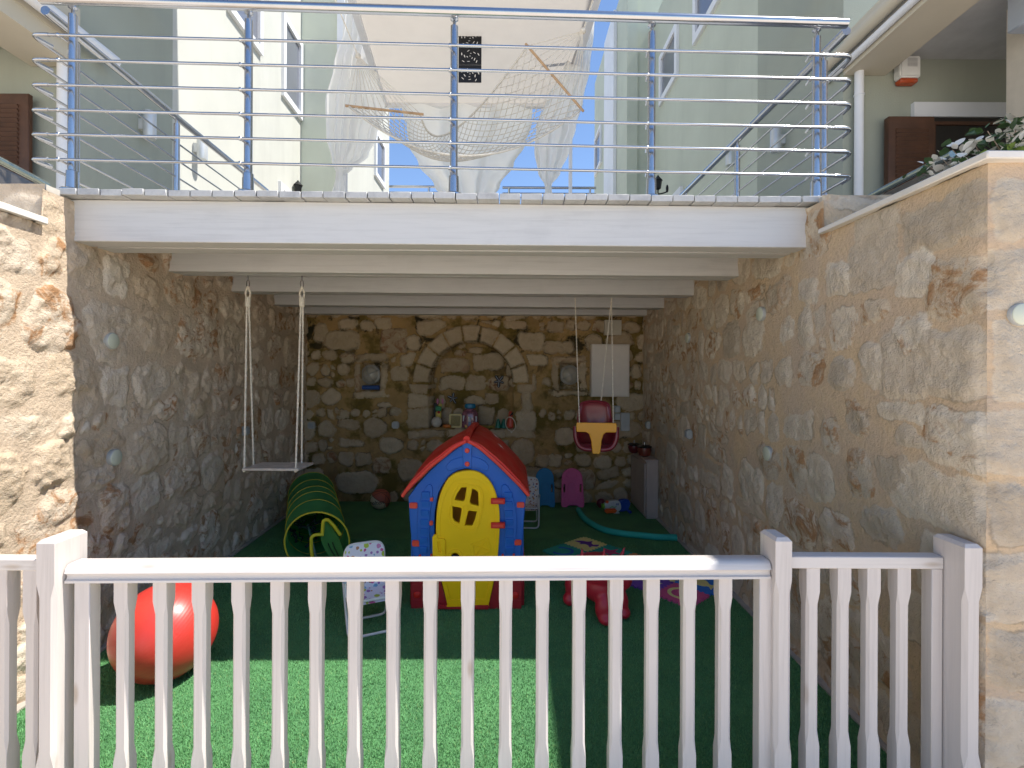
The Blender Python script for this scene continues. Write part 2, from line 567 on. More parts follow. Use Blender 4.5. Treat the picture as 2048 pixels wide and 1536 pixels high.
def masonry(name, p0, p1, z0, z1, res, stones, seed, nrm, material, relief=0.018, rough=0.010, parent=None, warp=0.03, edge0=False, edge1=False, sunk=None, pushf=None):
    """vertical wall from p0 to p1 (xy); nrm = outward xy direction; U runs p0->p1"""
    p0, p1 = np.array(p0, float), np.array(p1, float)
    L = np.linalg.norm(p1 - p0)
    nu, nv = max(int(L / res), 2), max(int((z1 - z0) / res), 2)
    U, V = np.meshgrid(np.linspace(0, L, nu), np.linspace(z0, z1, nv), indexing='ij')
    ed, idx = field(U, V, stones, seed, warp)
    rs = np.random.RandomState(seed + 3)
    rv = rs.rand(len(stones) + 1)[idx]
    tilt = (rs.rand(len(stones) + 1)[idx] - 0.5)
    ston = sstep(ed, -0.006, 0.040)
    d = ston * relief * (0.35 + 0.9 * rv)
    n5 = fbm(U * 9, V * 9, seed + 70, 5, 0.6) - 0.5
    rid = 1 - np.abs(fbm(U * 16 + n5, V * 22, seed + 80, 4, 0.6) - 0.5) * 4
    d = d + ston * (n5 * rough * 2.2 + rid * rough * 0.35 * rv) + (1 - ston) * (fbm(U * 30, V * 30, seed + 90, 3) - 0.5) * 0.004
    if pushf is not None: d = d + pushf(U, V, ed)
    if edge0: d = d * sstep(U, 0.0, 0.03)
    if edge1: d = d * sstep(L - U, 0.0, 0.03)
    dir_ = (p1 - p0) / L
    pos = np.zeros((nu, nv, 3))
    pos[..., 0] = p0[0] + dir_[0] * U + nrm[0] * d
    pos[..., 1] = p0[1] + dir_[1] * U + nrm[1] * d
    pos[..., 2] = V
    me = grid_mesh(name, pos, ed, idx, seed + 5, len(stones))
    me.materials.append(material)
    o = bpy.data.objects.new(name, me)
    COL.objects.link(o)
    o.parent = parent
    return o

# ------------------------------------------------------------------ ground
MB().bb(-60, 60, -60, 90, -0.3, -0.035).build('ground', mat('pale_paving_stone', (0.80, 0.68, 0.55), 0.85, 0, 0.08, 2, 0.3, 40), smooth=False)
tag(bpy.data.objects['ground'], kind='structure')
def turf_material():
    t = NT('artificial_turf')
    co = t.coord()
    f = t.noise(co, 240, 3, 0.7)
    g = t.noise(co, 3.5, 5)
    sp = t.noise(co, 120, 2, 0.6)
    c = t.ramp(f, [(0.3, (0.060, 0.17, 0.062)), (0.55, (0.115, 0.33, 0.12)), (0.8, (0.18, 0.46, 0.18))])
    c = t.mix(t.mapr(g, 0.35, 0.65, 0, 0.35), c, (0.035, 0.14, 0.06))
    c = t.mix(t.mapr(sp, 0.70, 0.78, 0, 0.35), c, (0.22, 0.36, 0.14))
    t.l(c, t.b.inputs['Base Color'])
    t.b.inputs['Roughness'].default_value = 0.8
    t.bump(f, 0.8, 0.012)
    return t.m
M_turf = turf_material()
tb = MB(); tb.prism([(-2.345, 1.55), (1.63, 1.55), (1.63, 6.19), (-2.55, 6.19)], (-0.03, 0.0), 'z')
tag(tb.build('artificial_turf', M_turf, smooth=False), kind='structure')
def blades():
    t = NT('turf_pile')
    ar = t.n('ShaderNodeAttribute', attribute_name='rnd')
    c = t.ramp(ar.outputs['Fac'], [(0, (0.080, 0.215, 0.080)), (0.5, (0.115, 0.315, 0.118)), (0.93, (0.15, 0.39, 0.15)), (1.0, (0.28, 0.38, 0.14))])
    t.l(c, t.b.inputs['Base Color']); t.b.inputs['Roughness'].default_value = 0.65
    rs = np.random.RandomState(4)
    n = 260000
    y = 1.9 + 2.9 * rs.rand(n) ** 1.6
    x = -2.33 + 3.95 * rs.rand(n)
    h = 0.006 + 0.009 * rs.rand(n)
    a = rs.rand(n) * 2 * PI
    lean = (rs.rand(n, 2) - 0.5) * 0.016
    w = 0.0020
    v = np.zeros((n, 3, 3))
    v[:, 0] = np.stack([x - w * np.cos(a), y - w * np.sin(a), np.full(n, -0.001)], -1)
    v[:, 1] = np.stack([x + w * np.cos(a), y + w * np.sin(a), np.full(n, -0.001)], -1)
    v[:, 2] = np.stack([x + lean[:, 0], y + lean[:, 1], h], -1)
    me = bpy.data.meshes.new('turf_pile')
    me.vertices.add(n * 3); me.vertices.foreach_set('co', v.reshape(-1).astype(np.float32))
    me.loops.add(n * 3); me.loops.foreach_set('vertex_index', np.arange(n * 3, dtype=np.int32))
    me.polygons.add(n); me.polygons.foreach_set('loop_start', np.arange(0, n * 3, 3, dtype=np.int32))
    me.update(calc_edges=True)
    at = me.attributes.new('rnd', 'FLOAT', 'POINT')
    at.data.foreach_set('value', np.repeat(rs.rand(n), 3).astype(np.float32))
    me.materials.append(t.m)
    o = bpy.data.objects.new('turf_pile', me); COL.objects.link(o)
    tag(o, 'short green artificial grass pile covering the play area floor', 'grass', kind='stuff')
blades()

# ------------------------------------------------------------------ stone walls
ZT = 2.355          # underside of coping
wlroot = thing('stone_wall', 'rough limestone wall on the left, half in bright sun, under the deck', 'wall', (-2.4, 2.3, 0))
yl0 = 1.2
stL = layout(0, 5.1, 0, 2.6, (0.16, 0.38), (0.7, 1.7), 0.011, 21)
faceL = masonry('masonry_face', (lwx(yl0), yl0), (lwx(6.22), 6.22), -0.02, DECKZ - 0.05, 0.0105, stL, 31, (1, 0.054), M_stoneL, relief=0.014, rough=0.026, warp=0.07)
# the part nearer than the deck stops at the coping
def trim_top(o, ymax, z):
    me = o.data
    n = len(me.vertices)
    co = np.zeros(n * 3, np.float32); me.vertices.foreach_get('co', co); co = co.reshape(-1, 3)
    m = (co[:, 1] < ymax) & (co[:, 2] > z)
    co[m, 2] = z
    me.vertices.foreach_set('co', co.reshape(-1)); me.update()
trim_top(faceL, 2.50, ZT)
def adopt(o, root):
    o.parent = root
    o.matrix_parent_inverse = Matrix.Identity(4)
    T = Matrix.Translation(-Vector(root.location))
    o.data.transform(T)
adopt(faceL, wlroot)
frontL = masonry('masonry_end', (-6.5, 2.52), (lwx(2.52), 2.52), ZT, DECKZ - 0.02, 0.014, layout(0, 4.3, ZT, 2.7, (0.19, 0.22), (1.2, 3.5), 0.010, 5), 35, (0, -1), M_stoneL, relief=0.014, rough=0.012, edge1=True)
adopt(frontL, wlroot)
cl = MB(); cl.prism([(lwx(1.2) + 0.035, 1.2), (lwx(2.50) + 0.035, 2.503), (lwx(2.50) - 0.3, 2.503), (lwx(1.2) - 0.3, 1.2)], (ZT, ZT + 0.035), 'z')
cl.build('coping', M_marble, wlroot, bevel=0.004)
core = MB(); core.prism([(lwx(1.2) - 0.03, 1.2), (lwx(2.5) - 0.03, 2.55), (-8, 2.55), (-8, 1.2)], (0, ZT - 0.01), 'z')
core.build('core', mat('wall_core', (0.45, 0.36, 0.27), 0.9), wlroot, smooth=False)

wrroot = thing('stone_wall', 'long limestone wall on the right in shade, with squared corner stones', 'wall', (1.7, 2.3, 0))
fixR = [(0.13, 0.12, 0.20, 0.10), (0.10, 0.37, 0.15, 0.115), (0.19, 0.63, 0.24, 0.11), (0.12, 0.89, 0.17, 0.12), (0.20, 1.14, 0.25, 0.105), (0.11, 1.385, 0.15, 0.115),
        (0.24, 1.665, 0.25, 0.135), (0.11, 1.95, 0.15, 0.11), (0.16, 2.19, 0.20, 0.10), (0.55, 2.13, 0.16, 0.13)]
fixR = [f + (random.uniform(-0.03, 0.03), 7) for f in fixR]
def on_right(x0, y0, x1, y1, p=3.0, rot=0.0):
    a, b, c = WR(x0, (y0 + y1) / 2), WR(x1, (y0 + y1) / 2), WR((x0 + x1) / 2, y0)
    d = WR((x0 + x1) / 2, y1)
    fixR.append(((a.y + b.y) / 2 - 1.715, (c.z + d.z) / 2, abs(a.y - b.y) / 2, (c.z - d.z) / 2, rot, p))
for q_ in ((1712, 405, 1810, 470, 4), (1790, 512, 1885, 602, 2.6), (1718, 480, 1778, 540, 2.4), (1650, 520, 1712, 600, 2.6), (1600, 560, 1640, 610, 3), (1786, 632, 1870, 770, 5),
           (1722, 600, 1776, 660, 2.4), (1662, 620, 1716, 690, 2.6), (1656, 705, 1712, 780, 2.4), (1722, 690, 1778, 770, 3), (1752, 800, 1850, 850, 5), (1690, 800, 1742, 870, 2.4), (1790, 860, 1850, 905, 3),
           (1752, 915, 1826, 990, 2.6), (1694, 900, 1744, 990, 3), (1640, 840, 1682, 900, 2.4), (1600, 700, 1648, 780, 2.6), (1610, 910, 1672, 1000, 2.6), (1720, 1010, 1800, 1080, 2.6), (1640, 1020, 1706, 1090, 3),
           (1570, 820, 1628, 880, 5), (1480, 930, 1530, 1010, 2.4), (1560, 640, 1594, 690, 2.4)):
    on_right(*q_)
stR = layout(0, 4.6, 0, 2.7, (0.13, 0.30), (0.6, 1.7), 0.011, 77, fixR, cl=(0.76, 0.72))
faceR = masonry('masonry_face', (1.645, 1.715), (1.645, 6.22), -0.02, DECKZ - 0.05, 0.0105, stR, 51, (-1, 0), M_stoneR, relief=0.009, rough=0.013, warp=0.05, edge0=True)
trim_top(faceR, 2.62, ZT)
adopt(faceR, wrroot)
fixF = [(0.14, f[1], 0.13 + 0.12 * (i % 2), f[3], 0, 7) for i, f in enumerate(fixR[:9])]
stF = layout(0, 2.6, 0, 2.5, (0.17, 0.28), (0.9, 2.0), 0.022, 88, fixF)
faceF = masonry('masonry_front', (1.645, 1.715), (4.2, 1.715), -0.02, ZT, 0.0105, stF, 61, (0, -1), M_stoneR, relief=0.015, rough=0.010, edge0=True)
adopt(faceF, wrroot)
def chip(o):
    me = o.data; n = len(me.vertices)
    co = np.zeros(n * 3, np.float32); me.vertices.foreach_get('co', co); co = co.reshape(-1, 3)
    x, y, z = co[:, 0] + wrroot.location.x, co[:, 1] + wrroot.location.y, co[:, 2] + wrroot.location.z
    dist = np.hypot(x - 1.645, y - 1.715)
    k = np.clip(1 - dist / 0.09, 0, 1) ** 1.6
    nz = (fbm(z * 11, z * 0 + 3.3, 91, 4, 0.6) - 0.36) * 0.055 + np.maximum(fbm(z * 5, z * 0 + 8.1, 92, 2) - 0.55, 0) * 0.10
    nz = np.clip(nz, -0.004, 0.03)
    co[:, 0] += k * nz; co[:, 1] += k * nz
    me.vertices.foreach_set('co', co.reshape(-1)); me.update()
chip(faceR); chip(faceF)
frontR = masonry('masonry_end', (1.645, 2.63), (6.0, 2.63), ZT, DECKZ - 0.02, 0.012, layout(0, 4.3, ZT, 2.7, (0.20, 0.23), (1.2, 2.6), 0.010, 15), 36, (0, -1), M_stoneR, relief=0.014, rough=0.012, edge0=True)
adopt(frontR, wrroot)
cr = MB()
cr.prism([(1.61, 1.68), (1.61, 2.612), (1.93, 2.612), (1.93, 1.98), (4.2, 1.98), (4.2, 1.68)], (ZT, ZT + 0.028), 'z')
cr.build('coping', M_marble, wrroot, bevel=0.004)
core = MB(); core.bb(1.68, 8, 1.75, 2.66, 0, ZT - 0.06)
core.build('core', MATS['wall_core'], wrroot, smooth=False)

# back wall with arched niche and two lamp niches
bx0, bx1 = -2.60, 1.66
ACX, ACZ, ARI, ARO, SILL = -0.513, 1.485, 0.526, 0.725, 0.915
def back_wall():
    root = thing('stone_wall', 'dark mossy rear wall of old stone with an arched niche', 'wall', (-0.5, BACKY, 0))
    L = bx1 - bx0
    fx = []
    def fs(px, py, w, h, rot=0, p=5):         # stone given by its place in the photo
        q = P(px, py, BACKY)
        fx.append((q.x - bx0, q.z, w / 159.7 / 2 - 0.002, h / 159.7 / 2 - 0.002, rot, p))
    fs(787, 682, 55, 50); fs(862, 655, 60, 32); fs(1062, 683, 55, 40); fs(1118, 693, 62, 26); fs(828, 686, 34, 28, 0, 3)
    fs(685, 680, 76, 42, 0, 3.5); fs(640, 665, 28, 40, 0, 3); fs(1073, 720, 50, 24); fs(1030, 650, 50, 20); fs(765, 648, 34, 22)
    fs(838, 768, 40, 42, 0, 4); fs(1054, 768, 38, 40, 0, 4); fs(836, 802, 44, 26); fs(838, 836, 50, 40, 0, 8); fs(1052, 808, 22, 46); fs(1051, 842, 44, 40, 0, 8)
    fs(800, 746, 38, 32, 0, 3); fs(818, 718, 40, 28, 0.3, 2.5)
    fs(826, 868, 24, 17); fs(862, 868, 62, 18, 0, 8); fs(925, 868, 60, 18, 0, 8); fs(985, 868, 54, 18, 0, 8); fs(1040, 868, 62, 20, 0, 8)
    fs(715, 753, 13, 56, 0, 8); fs(768, 753, 14, 56, 0, 8); fs(741, 715, 62, 16, 0, 8); fs(741, 789, 66, 14, 0, 8)
    fs(1112, 753, 14, 56, 0, 8); fs(1165, 753, 14, 56, 0, 8); fs(1138, 718, 68, 16, 0, 8); fs(1140, 787, 76, 12, 0, 8)
    # stones inside the niche
    fs(903, 732, 62, 34); fs(956, 725, 26, 36); fs(985, 722, 42, 38); fs(898, 768, 54, 28); fs(948, 767, 46, 30); fs(998, 768, 44, 32, 0, 4)
    fs(950, 699, 30, 14); fs(915, 705, 26, 14); fs(875, 805, 16, 30); fs(970, 835, 36, 40); fs(888, 835, 20, 36); fs(981, 799, 30, 22); fs(1004, 838, 22, 34)
    fs(700, 886, 50, 18); fs(783, 893, 48, 34, 0, 3)
    fs(1045, 905, 46, 50, 0, 2.6); fs(1128, 873, 36, 38, 0, 3); fs(820, 940, 52, 44, 0.1, 3); fs(762, 932, 40, 34, 0, 2.6); fs(712, 966, 84, 46, 0.05, 2.8)
    st = layout(0, L, 0, 2.5, (0.13, 0.27), (0.8, 1.8), 0.010, 130, fx)
    res = 0.0115
    nu, nv = int(L / res), int(2.42 / res)
    U, V = np.meshgrid(np.linspace(0, L, nu), np.linspace(-0.02, 2.40, nv), indexing='ij')
    ed, idx = field(U, V, st, 150, 0.035)
    X = U + bx0
    rr = np.hypot(X - ACX, V - ACZ)
    th = np.arctan2(V - ACZ, X - ACX)
    wob = (fbm(U * 12, V * 12, 5) - 0.5) * 0.02
    ring = (V > ACZ - 0.02) & (rr > ARI - 0.01) & (rr < ARO + 0.02)
    NV = 9
    t = (th / PI * NV + 0.5 * 0)
    k = np.clip(np.floor(t), 0, NV - 1)
    da = np.minimum(t - k, k + 1 - t) / NV * PI * rr
    edr = np.minimum(np.minimum(rr - ARI + 0.004, ARO - rr + wob), da - 0.008 + wob * 0.4)
    ed = np.where(ring, edr, ed)
    idx = np.where(ring, (len(st) - 1 - k).astype(int) % len(st), idx)
    near = (V > ACZ - 0.02) & (rr >= ARO + 0.02) & (rr < ARO + 0.05)
    ed = np.where(near, np.minimum(ed, -0.01), ed)
    inside = ((rr < ARI) & (V >= ACZ)) | ((np.abs(X - ACX) < ARI) & (V < ACZ) & (V > SILL))
    rs = np.random.RandomState(3)
    rv = rs.rand(len(st) + 1)[idx]
    ston = sstep(ed, -0.002, 0.018)
    d = ston * 0.030 * (0.4 + 0.8 * rv) + ston * (fbm(U * 9, V * 9, 170, 5, 0.6) - 0.5) * 0.024 - (1 - ston) * fbm(U * 6, V * 6, 171, 3) * 0.02
    d = np.where(ring, ston * 0.03 + (fbm(U * 9, V * 9, 170, 5, 0.6) - 0.5) * 0.012, d)
    d = np.where(inside, d * 0.7 - 0.34, d)
    for cx, x0, x1, zt, zb in ((-1.77, 722, 760, 725, 780), (0.71, 1121, 1156, 726, 779)):
        a, b = P(x0, zb, BACKY), P(x1, zt, BACKY)
        m = (X > a.x) & (X < b.x) & (V > a.z) & (V < b.z)
        d = np.where(m, d * 0.3 - 0.16, d)
        ed = np.where(m, 0.004, ed)
    pos = np.stack([X, BACKY - d, V], -1)
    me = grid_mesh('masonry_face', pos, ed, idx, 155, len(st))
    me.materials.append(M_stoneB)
    o = bpy.data.objects.new('masonry_face', me); COL.objects.link(o)
    adopt(o, root)
    b = MB(); b.bb(bx0 - 0.2, bx1 + 0.2, BACKY + 0.40, BACKY + 0.6, 0, DECKZ - 0.1)
    b.build('core', MATS['wall_core'], root, smooth=False)
back_wall()
# narrow cement kerb along the foot of the side walls
k = MB(); k.prism([(lwx(1.6), 1.6), (lwx(1.6) + 0.045, 1.6), (lwx(6.2) + 0.045, 6.2), (lwx(6.2), 6.2)], (-0.03, 0.012), 'z')
k.bb(1.605, 1.66, 1.73, 6.2, -0.03, 0.012)
tag(k.build('cement_kerb', mat('cement', (0.42, 0.38, 0.33), 0.9, 0, 0.1, 8, 0.3)), kind='structure')
# upper terraces beside the deck (solid ground behind the walls)
tr = MB()
tr.prism([(lwx(2.55) - 0.02, 2.55), (lwx(6.9) - 0.02, 6.9), (-14, 6.9), (-14, 2.55)], (0.0, DECKZ - 0.012), 'z')
tr.bb(1.67, 14, 2.66, 6.9, 0.0, DECKZ - 0.012)
tr.bb(-14, 14, 6.92, 40, 0.0, DECKZ - 0.012)
tag(tr.build('terrace', mat('terrace_paving', (0.50, 0.46, 0.40), 0.85, 0, 0.08, 2, 0.3, 40), smooth=False), kind='structure')

# ------------------------------------------------------------------ deck
def deck():
    root = thing('wooden_deck', 'white painted timber deck spanning the play area between the stone walls', 'deck', (-0.4, 2.75, 2.3))
    BZ = 2.325
    # (front y at left, at right)
    rows = [(2.70, 2.77), (3.50, 3.60), (4.37, 4.48), (5.24, 5.36), (6.02, 6.04)]
    def beam(yl, yr, w, z0, z1, inset=0.0):
        m = MB()
        xl, xr = lwx(yl) - 0.03 + inset, 1.69 - inset
        m.prism([(xl, yl), (xr, yr), (xr, yr + w), (xl, yl + w)], (z0, z1), 'z')
        m.build('beam', M_beam, root, bevel=0.004)
    for i, (a, b) in enumerate(rows):
        top = DECKZ - 0.036
        beam(a, b, 0.085 if i else 0.12, BZ, top)
        g = 0.12 if i else 0.16
        beam(a + g, b + g, 0.07 if i else 0.12, BZ + 0.004, top, 0.0)
        beam(a + (0.085 if i else 0.12), b + (0.085 if i else 0.12), 0.035, BZ + 0.018, top - 0.02)
    pl = MB()
    n = 35
    x0, x1 = -2.44, 1.70
    w = (x1 - x0) / n
    rn = random.Random(3)
    for i in range(n):
        a = x0 + i * w
        f = (a - x0) / (x1 - x0)
        yf = 2.635 + 0.072 * f + rn.uniform(-0.006, 0.006)
        dz = rn.uniform(-0.002, 0.002)
        pl.bb(a + 0.003, a + w - 0.003, yf, 6.9, DECKZ - 0.034 + dz, DECKZ + dz)
    pl.build('decking', M_deck, root, bevel=0.002)
    # soffit boards above the beams
    sb = MB(); sb.bb(-2.6, 1.66, 2.9, 6.6, DECKZ - 0.05, DECKZ - 0.037)
    sb.build('soffit', M_beam, root, smooth=False)
deck()

# ------------------------------------------------------------------ steel railing
def bent(pts, r, k=6):
    """polyline with rounded corners"""
    out = [Vector(pts[0])]
    for i in range(1, len(pts) - 1):
        p, a, b = Vector(pts[i]), Vector(pts[i - 1]), Vector(pts[i + 1])
        da, db = (a - p), (b - p)
        ra = min(r, da.length * 0.45); rb = min(r, db.length * 0.45)
        A, B = p + da.normalized() * ra, p + db.normalized() * rb
        for j in range(k + 1):
            t = j / k
            out.append((A * (1 - t) ** 2) + p * (2 * t * (1 - t)) + B * t ** 2)
    out.append(Vector(pts[-1]))
    return out
HR_Z = 3.565
def post_parts(root, x, y, z0, z1, r=0.021, flange=True):
    m = MB()
    m.lathe([(r, z0), (r, z1 - 0.05), (r * 0.8, z1 - 0.047), (0.009, z1 - 0.045), (0.009, z1 - 0.02), (0.022, z1 - 0.012), (0.022, z1 - 0.004)], (x, y, 0), 16)
    p = m.build('post', M_steel, root)
    if flange:
        f = MB()
        f.lathe([(0.055, z0), (0.055, z0 + 0.006), (0.05, z0 + 0.012), (r + 0.008, z0 + 0.018), (r + 0.006, z0 + 0.11), (r, z0 + 0.115)], (x, y, 0), 20)
        o = f.build('base_flange', M_steel, None)
        o.parent = p
        o.data.transform(Matrix.Translation(-Vector(root.location)))
    return p
def front_railing():
    root = thing('steel_railing', 'long stainless railing along the front edge of the deck, with looped bar ends', 'railing', (-0.4, 2.72, DECKZ))
    pa, pb = P(66, 20, 2.60), P(1702, 66, 2.70)
    pa.y, pb.y = 2.64, 2.735
    pa.z, pb.z = 3.60, 3.555
    def on(x, z=None, dy=0.0):
        f = (x - pa.x) / (pb.x - pa.x)
        return Vector((x, pa.y + (pb.y - pa.y) * f + dy, pa.z + (pb.z - pa.z) * f if z is None else z))
    h = MB(); h.tube([pa, pb], 0.0245, 20)
    h.build('handrail', M_steel, root)
    for px in (145, 497, 908, 1303, 1633):
        a, b = ray(px, 220)
        x = a * 2.72
        q = on(x)
        x = a * (q.y + 0.045)
        q = on(x, dy=0.045)
        p = post_parts(root, q.x, q.y, DECKZ, q.z + 0.0)
    # bars: measured heights where they cross the middle post (x=908)
    zs = [P(908, y, 2.69).z for y in (93, 142, 191, 240, 288, 337)]
    for i, z in enumerate(zs):
        m = MB()
        sl = -0.032 / 3.9
        lx, rx = P(57, 200, 2.64).x + 0.012 * 0, P(1707, 200, 2.73).x
        zl = z + sl * (lx + 0.3); zr = z + sl * (rx + 0.3)
        pts = [(-2.575, 2.90, zl), (lx + 0.01, 2.635, zl), (rx - 0.01, 2.725, zr), (1.865, 2.99, zr)]
        path = bent([Vector(p) for p in pts], 0.055)
        m.tube(path, 0.0078, 10)
        for p in (pts[1], pts[2]):                      # thicker elbow sleeves
            pass
        b = m.build('bar', M_steel, root)
        for s_, (cx, cy, cz) in ((1, pts[1]), (-1, pts[2])):
            q = [Vector((cx + s_ * 0.10, cy + s_ * 0.0023, cz)), Vector((cx, cy, cz)), Vector((cx + s_ * 0.028 * (1 if s_ > 0 else -0.5), cy + 0.10, cz))]
            e = MB(); e.tube(bent(q, 0.045), 0.0105, 10)
            e.build('elbow', M_steel, b)
        for px in (145, 497, 908, 1303, 1633):
            a, _ = ray(px - 8, 220)
            x = a * 2.70
            q = on(x)
            zz = z + sl * (x + 0.3)
            c = MB(); c.ball((x, q.y - 0.004, zz), 0.0125, 12, 8); c.tube([(x, q.y, zz - 0.0), (x + 0.006, q.y + 0.04, zz - 0.004)], 0.006, 8)
            c.build('bar_clamp', M_steel, b)
    return zs, on
ZS, RAIL_ON = front_railing()
def side_railing(label, p0, p1, posts, zs, hz):
    root = thing('steel_railing', label, 'railing', (p0[0], p0[1], DECKZ), group='railings running back along the deck sides')
    def at(y): return p0[0] + (p1[0] - p0[0]) * (y - p0[1]) / (p1[1] - p0[1])
    h = MB(); h.tube([(at(p0[1] - 0.20), p0[1] - 0.20, hz), (p1[0], p1[1], hz)], 0.0245, 16)
    h.build('handrail', M_steel, root)
    for y in posts:
        post_parts(root, at(y), y, DECKZ, hz)
    ys = posts
    for z in zs:
        m = MB(); m.tube([(at(ys[0]) - 0.0, ys[0] + 0.02, z), (p1[0], p1[1], z)], 0.0065, 8)
        m.build('bar', M_steel, root)
side_railing('stainless railing running back along the left edge of the deck', (-2.565, 2.90), (-2.80, 8.0), (2.90, 3.84, 4.9, 6.0, 7.1), ZS, HR_Z + 0.02)
side_railing('stainless railing running back along the right edge of the deck', (1.875, 2.99), (1.80, 8.0), (2.99, 4.10, 5.25, 6.4, 7.5), ZS, HR_Z - 0.01)

# ------------------------------------------------------------------ white timber fence (gate panel in the middle, fixed panels either side)
FY0, FYK = 1.735, 0.0258            # front face of the middle panel: y = FY0 + FYK*(x+1.56)
def fy(x): return FY0 + FYK * (x + 1.56)
JIT = random.Random(9)
def baluster(root, x, yf, zt, zb, z_up, z_lo, w=0.049, name='baluster', nw=0.0022):
    """square stick whose edges are chamfered between z_lo and z_up"""
    h = w / 2
    def ringpts(c, inset):
        a, b = h - inset, max(h - inset - c, 0.001)
        return [(a, b), (b, a), (-b, a), (-a, b), (-a, -b), (-b, -a), (b, -a), (a, -b)]
    x += JIT.uniform(-0.0015, 0.0015); yf += JIT.uniform(-0.001, 0.001)
    lv = [(zb, 0.001, 0), (z_lo - 0.035, 0.001, 0), (z_lo + 0.015, 0.0085, nw), (z_up - 0.015, 0.0085, nw), (z_up + 0.035, 0.001, 0), (zt, 0.001, 0)]
    if z_lo <= zb: lv = [(zb, 0.0085, nw)] + lv[3:]
    vs, fs = [], []
    for z, c, ins in lv:
        vs += [(x + p[0], yf + h + p[1], z) for p in ringpts(c, ins)]
    for i in range(len(lv) - 1):
        for k in range(8):
            l = (k + 1) % 8
            fs.append((i * 8 + k, i * 8 + l, (i + 1) * 8 + l, (i + 1) * 8 + k))
    fs += [tuple(range(8)), tuple((len(lv) - 1) * 8 + k for k in range(8))]
    m = MB(); m.add(vs, fs)
    return m.build(name, M_white_z, root, smooth=True, ang=20)
def post(x0, x1, y0, y1, zt, label):
    """fence post with bevelled head and stopped chamfers"""
    m = MB()
    c = 0.012
    def rg(i): return [(x0 + i, y0 + i), (x1 - i, y0 + i), (x1 - i, y1 - i), (x0 + i, y1 - i)]
    def oct_(k):
        return [(x0 + k, y0), (x1 - k, y0), (x1, y0 + k), (x1, y1 - k), (x1 - k, y1), (x0 + k, y1), (x0, y1 - k), (x0, y0 + k)]
    lv = [(-0.1, 0.001), (0.25, 0.001), (0.30, 0.013), (zt - 0.20, 0.013), (zt - 0.15, 0.001), (zt - c, 0.001)]
    vs, fs = [], []
    for z, k in lv: vs += [(p[0], p[1], z) for p in oct_(k)]
    n = len(lv)
    a = 0.010
    xa, xb, ya, yb = x0 + a, x1 - a, y0 + a, y1 - a
    vs += [(p[0], p[1], zt) for p in [(xa, ya), (xb, ya), (xb, ya + .001), (xb, yb - .001), (xb, yb), (xa, yb), (xa, yb - .001), (xa, ya + .001)]]
    for i in range(n):
        for k in range(8):
            l = (k + 1) % 8
            fs.append((i * 8 + k, i * 8 + l, (i + 1) * 8 + l, (i + 1) * 8 + k))
    fs.append(tuple(n * 8 + k for k in range(8)))
    fs.append(tuple(range(8)))
    m.add(vs, fs)
    o = m.build('fence_post', M_white_z, None, at=(x0, y0, 0), smooth=True, ang=15)
    return tag(o, label, 'post', 'posts of the white fence')
post(-1.632, -1.568, 1.70, 1.832, 1.036, 'white fence post left of the middle panel, bright on its sunlit side')
post(0.948, 1.008, 1.775, 1.885, 1.030, 'white fence post between the middle panel and the right panel')
post(1.572, 1.634, 1.715, 1.845, 1.030, 'white fence post standing hard against the corner of the right stone wall')
def fence_panel(label, x0, x1, yf, zt, rh, rd, xs, zb, z_up, z_lo, moulded=False, stiles=()):
    root = thing('fence', label, 'fence panel', ((x0 + x1) / 2, yf((x0 + x1) / 2), 0), group='panels of the white timber fence')
    if moulded:
        prof = [(-0.006, zt - 0.028), (0.000, zt - 0.012), (0.010, zt - 0.002), (0.022, zt), (0.066, zt), (0.072, zt - 0.006), (0.072, zt - 0.062),
                (-0.004, zt - 0.062), (-0.004, zt - 0.054), (0.004, zt - 0.050), (0.006, zt - 0.040), (0.002, zt - 0.031)]
        vs, fs = [], []
        n = len(prof)
        for x in (x0, x1):
            vs += [(x, yf(x) + p[0], p[1]) for p in prof]
        fs = [tuple(range(n)), tuple(range(2 * n - 1, n - 1, -1))] + [(i, (i + 1) % n, (i + 1) % n + n, i + n) for i in range(n)]
        m = MB(); m.add(vs, fs); m.build('top_rail', M_white_x, root, smooth=True, ang=50)
    else:
        m = MB()
        m.prism([(x0, yf(x0)), (x1, yf(x1)), (x1, yf(x1) + rd), (x0, yf(x0) + rd)], (zt - rh, zt), 'z')
        m.build('top_rail', M_white_x, root, bevel=0.003)
    m = MB()
    m.prism([(x0, yf(x0)), (x1, yf(x1)), (x1, yf(x1) + rd), (x0, yf(x0) + rd)], (zb - 0.045, zb), 'z')
    m.build('bottom_rail', M_white_x, root, bevel=0.003)
    for x in xs:
        baluster(root, x, yf(x) + (0.012 if moulded else 0.004), zt - (0.062 if moulded else rh), zb, z_up, z_lo)
    for x, w in stiles:
        m = MB(); m.bb(x - w / 2, x + w / 2, yf(x) + 0.002, yf(x) + 0.05, zb, zt - (0.062 if moulded else rh))
        m.build('stile', M_white_z, root, bevel=0.002)
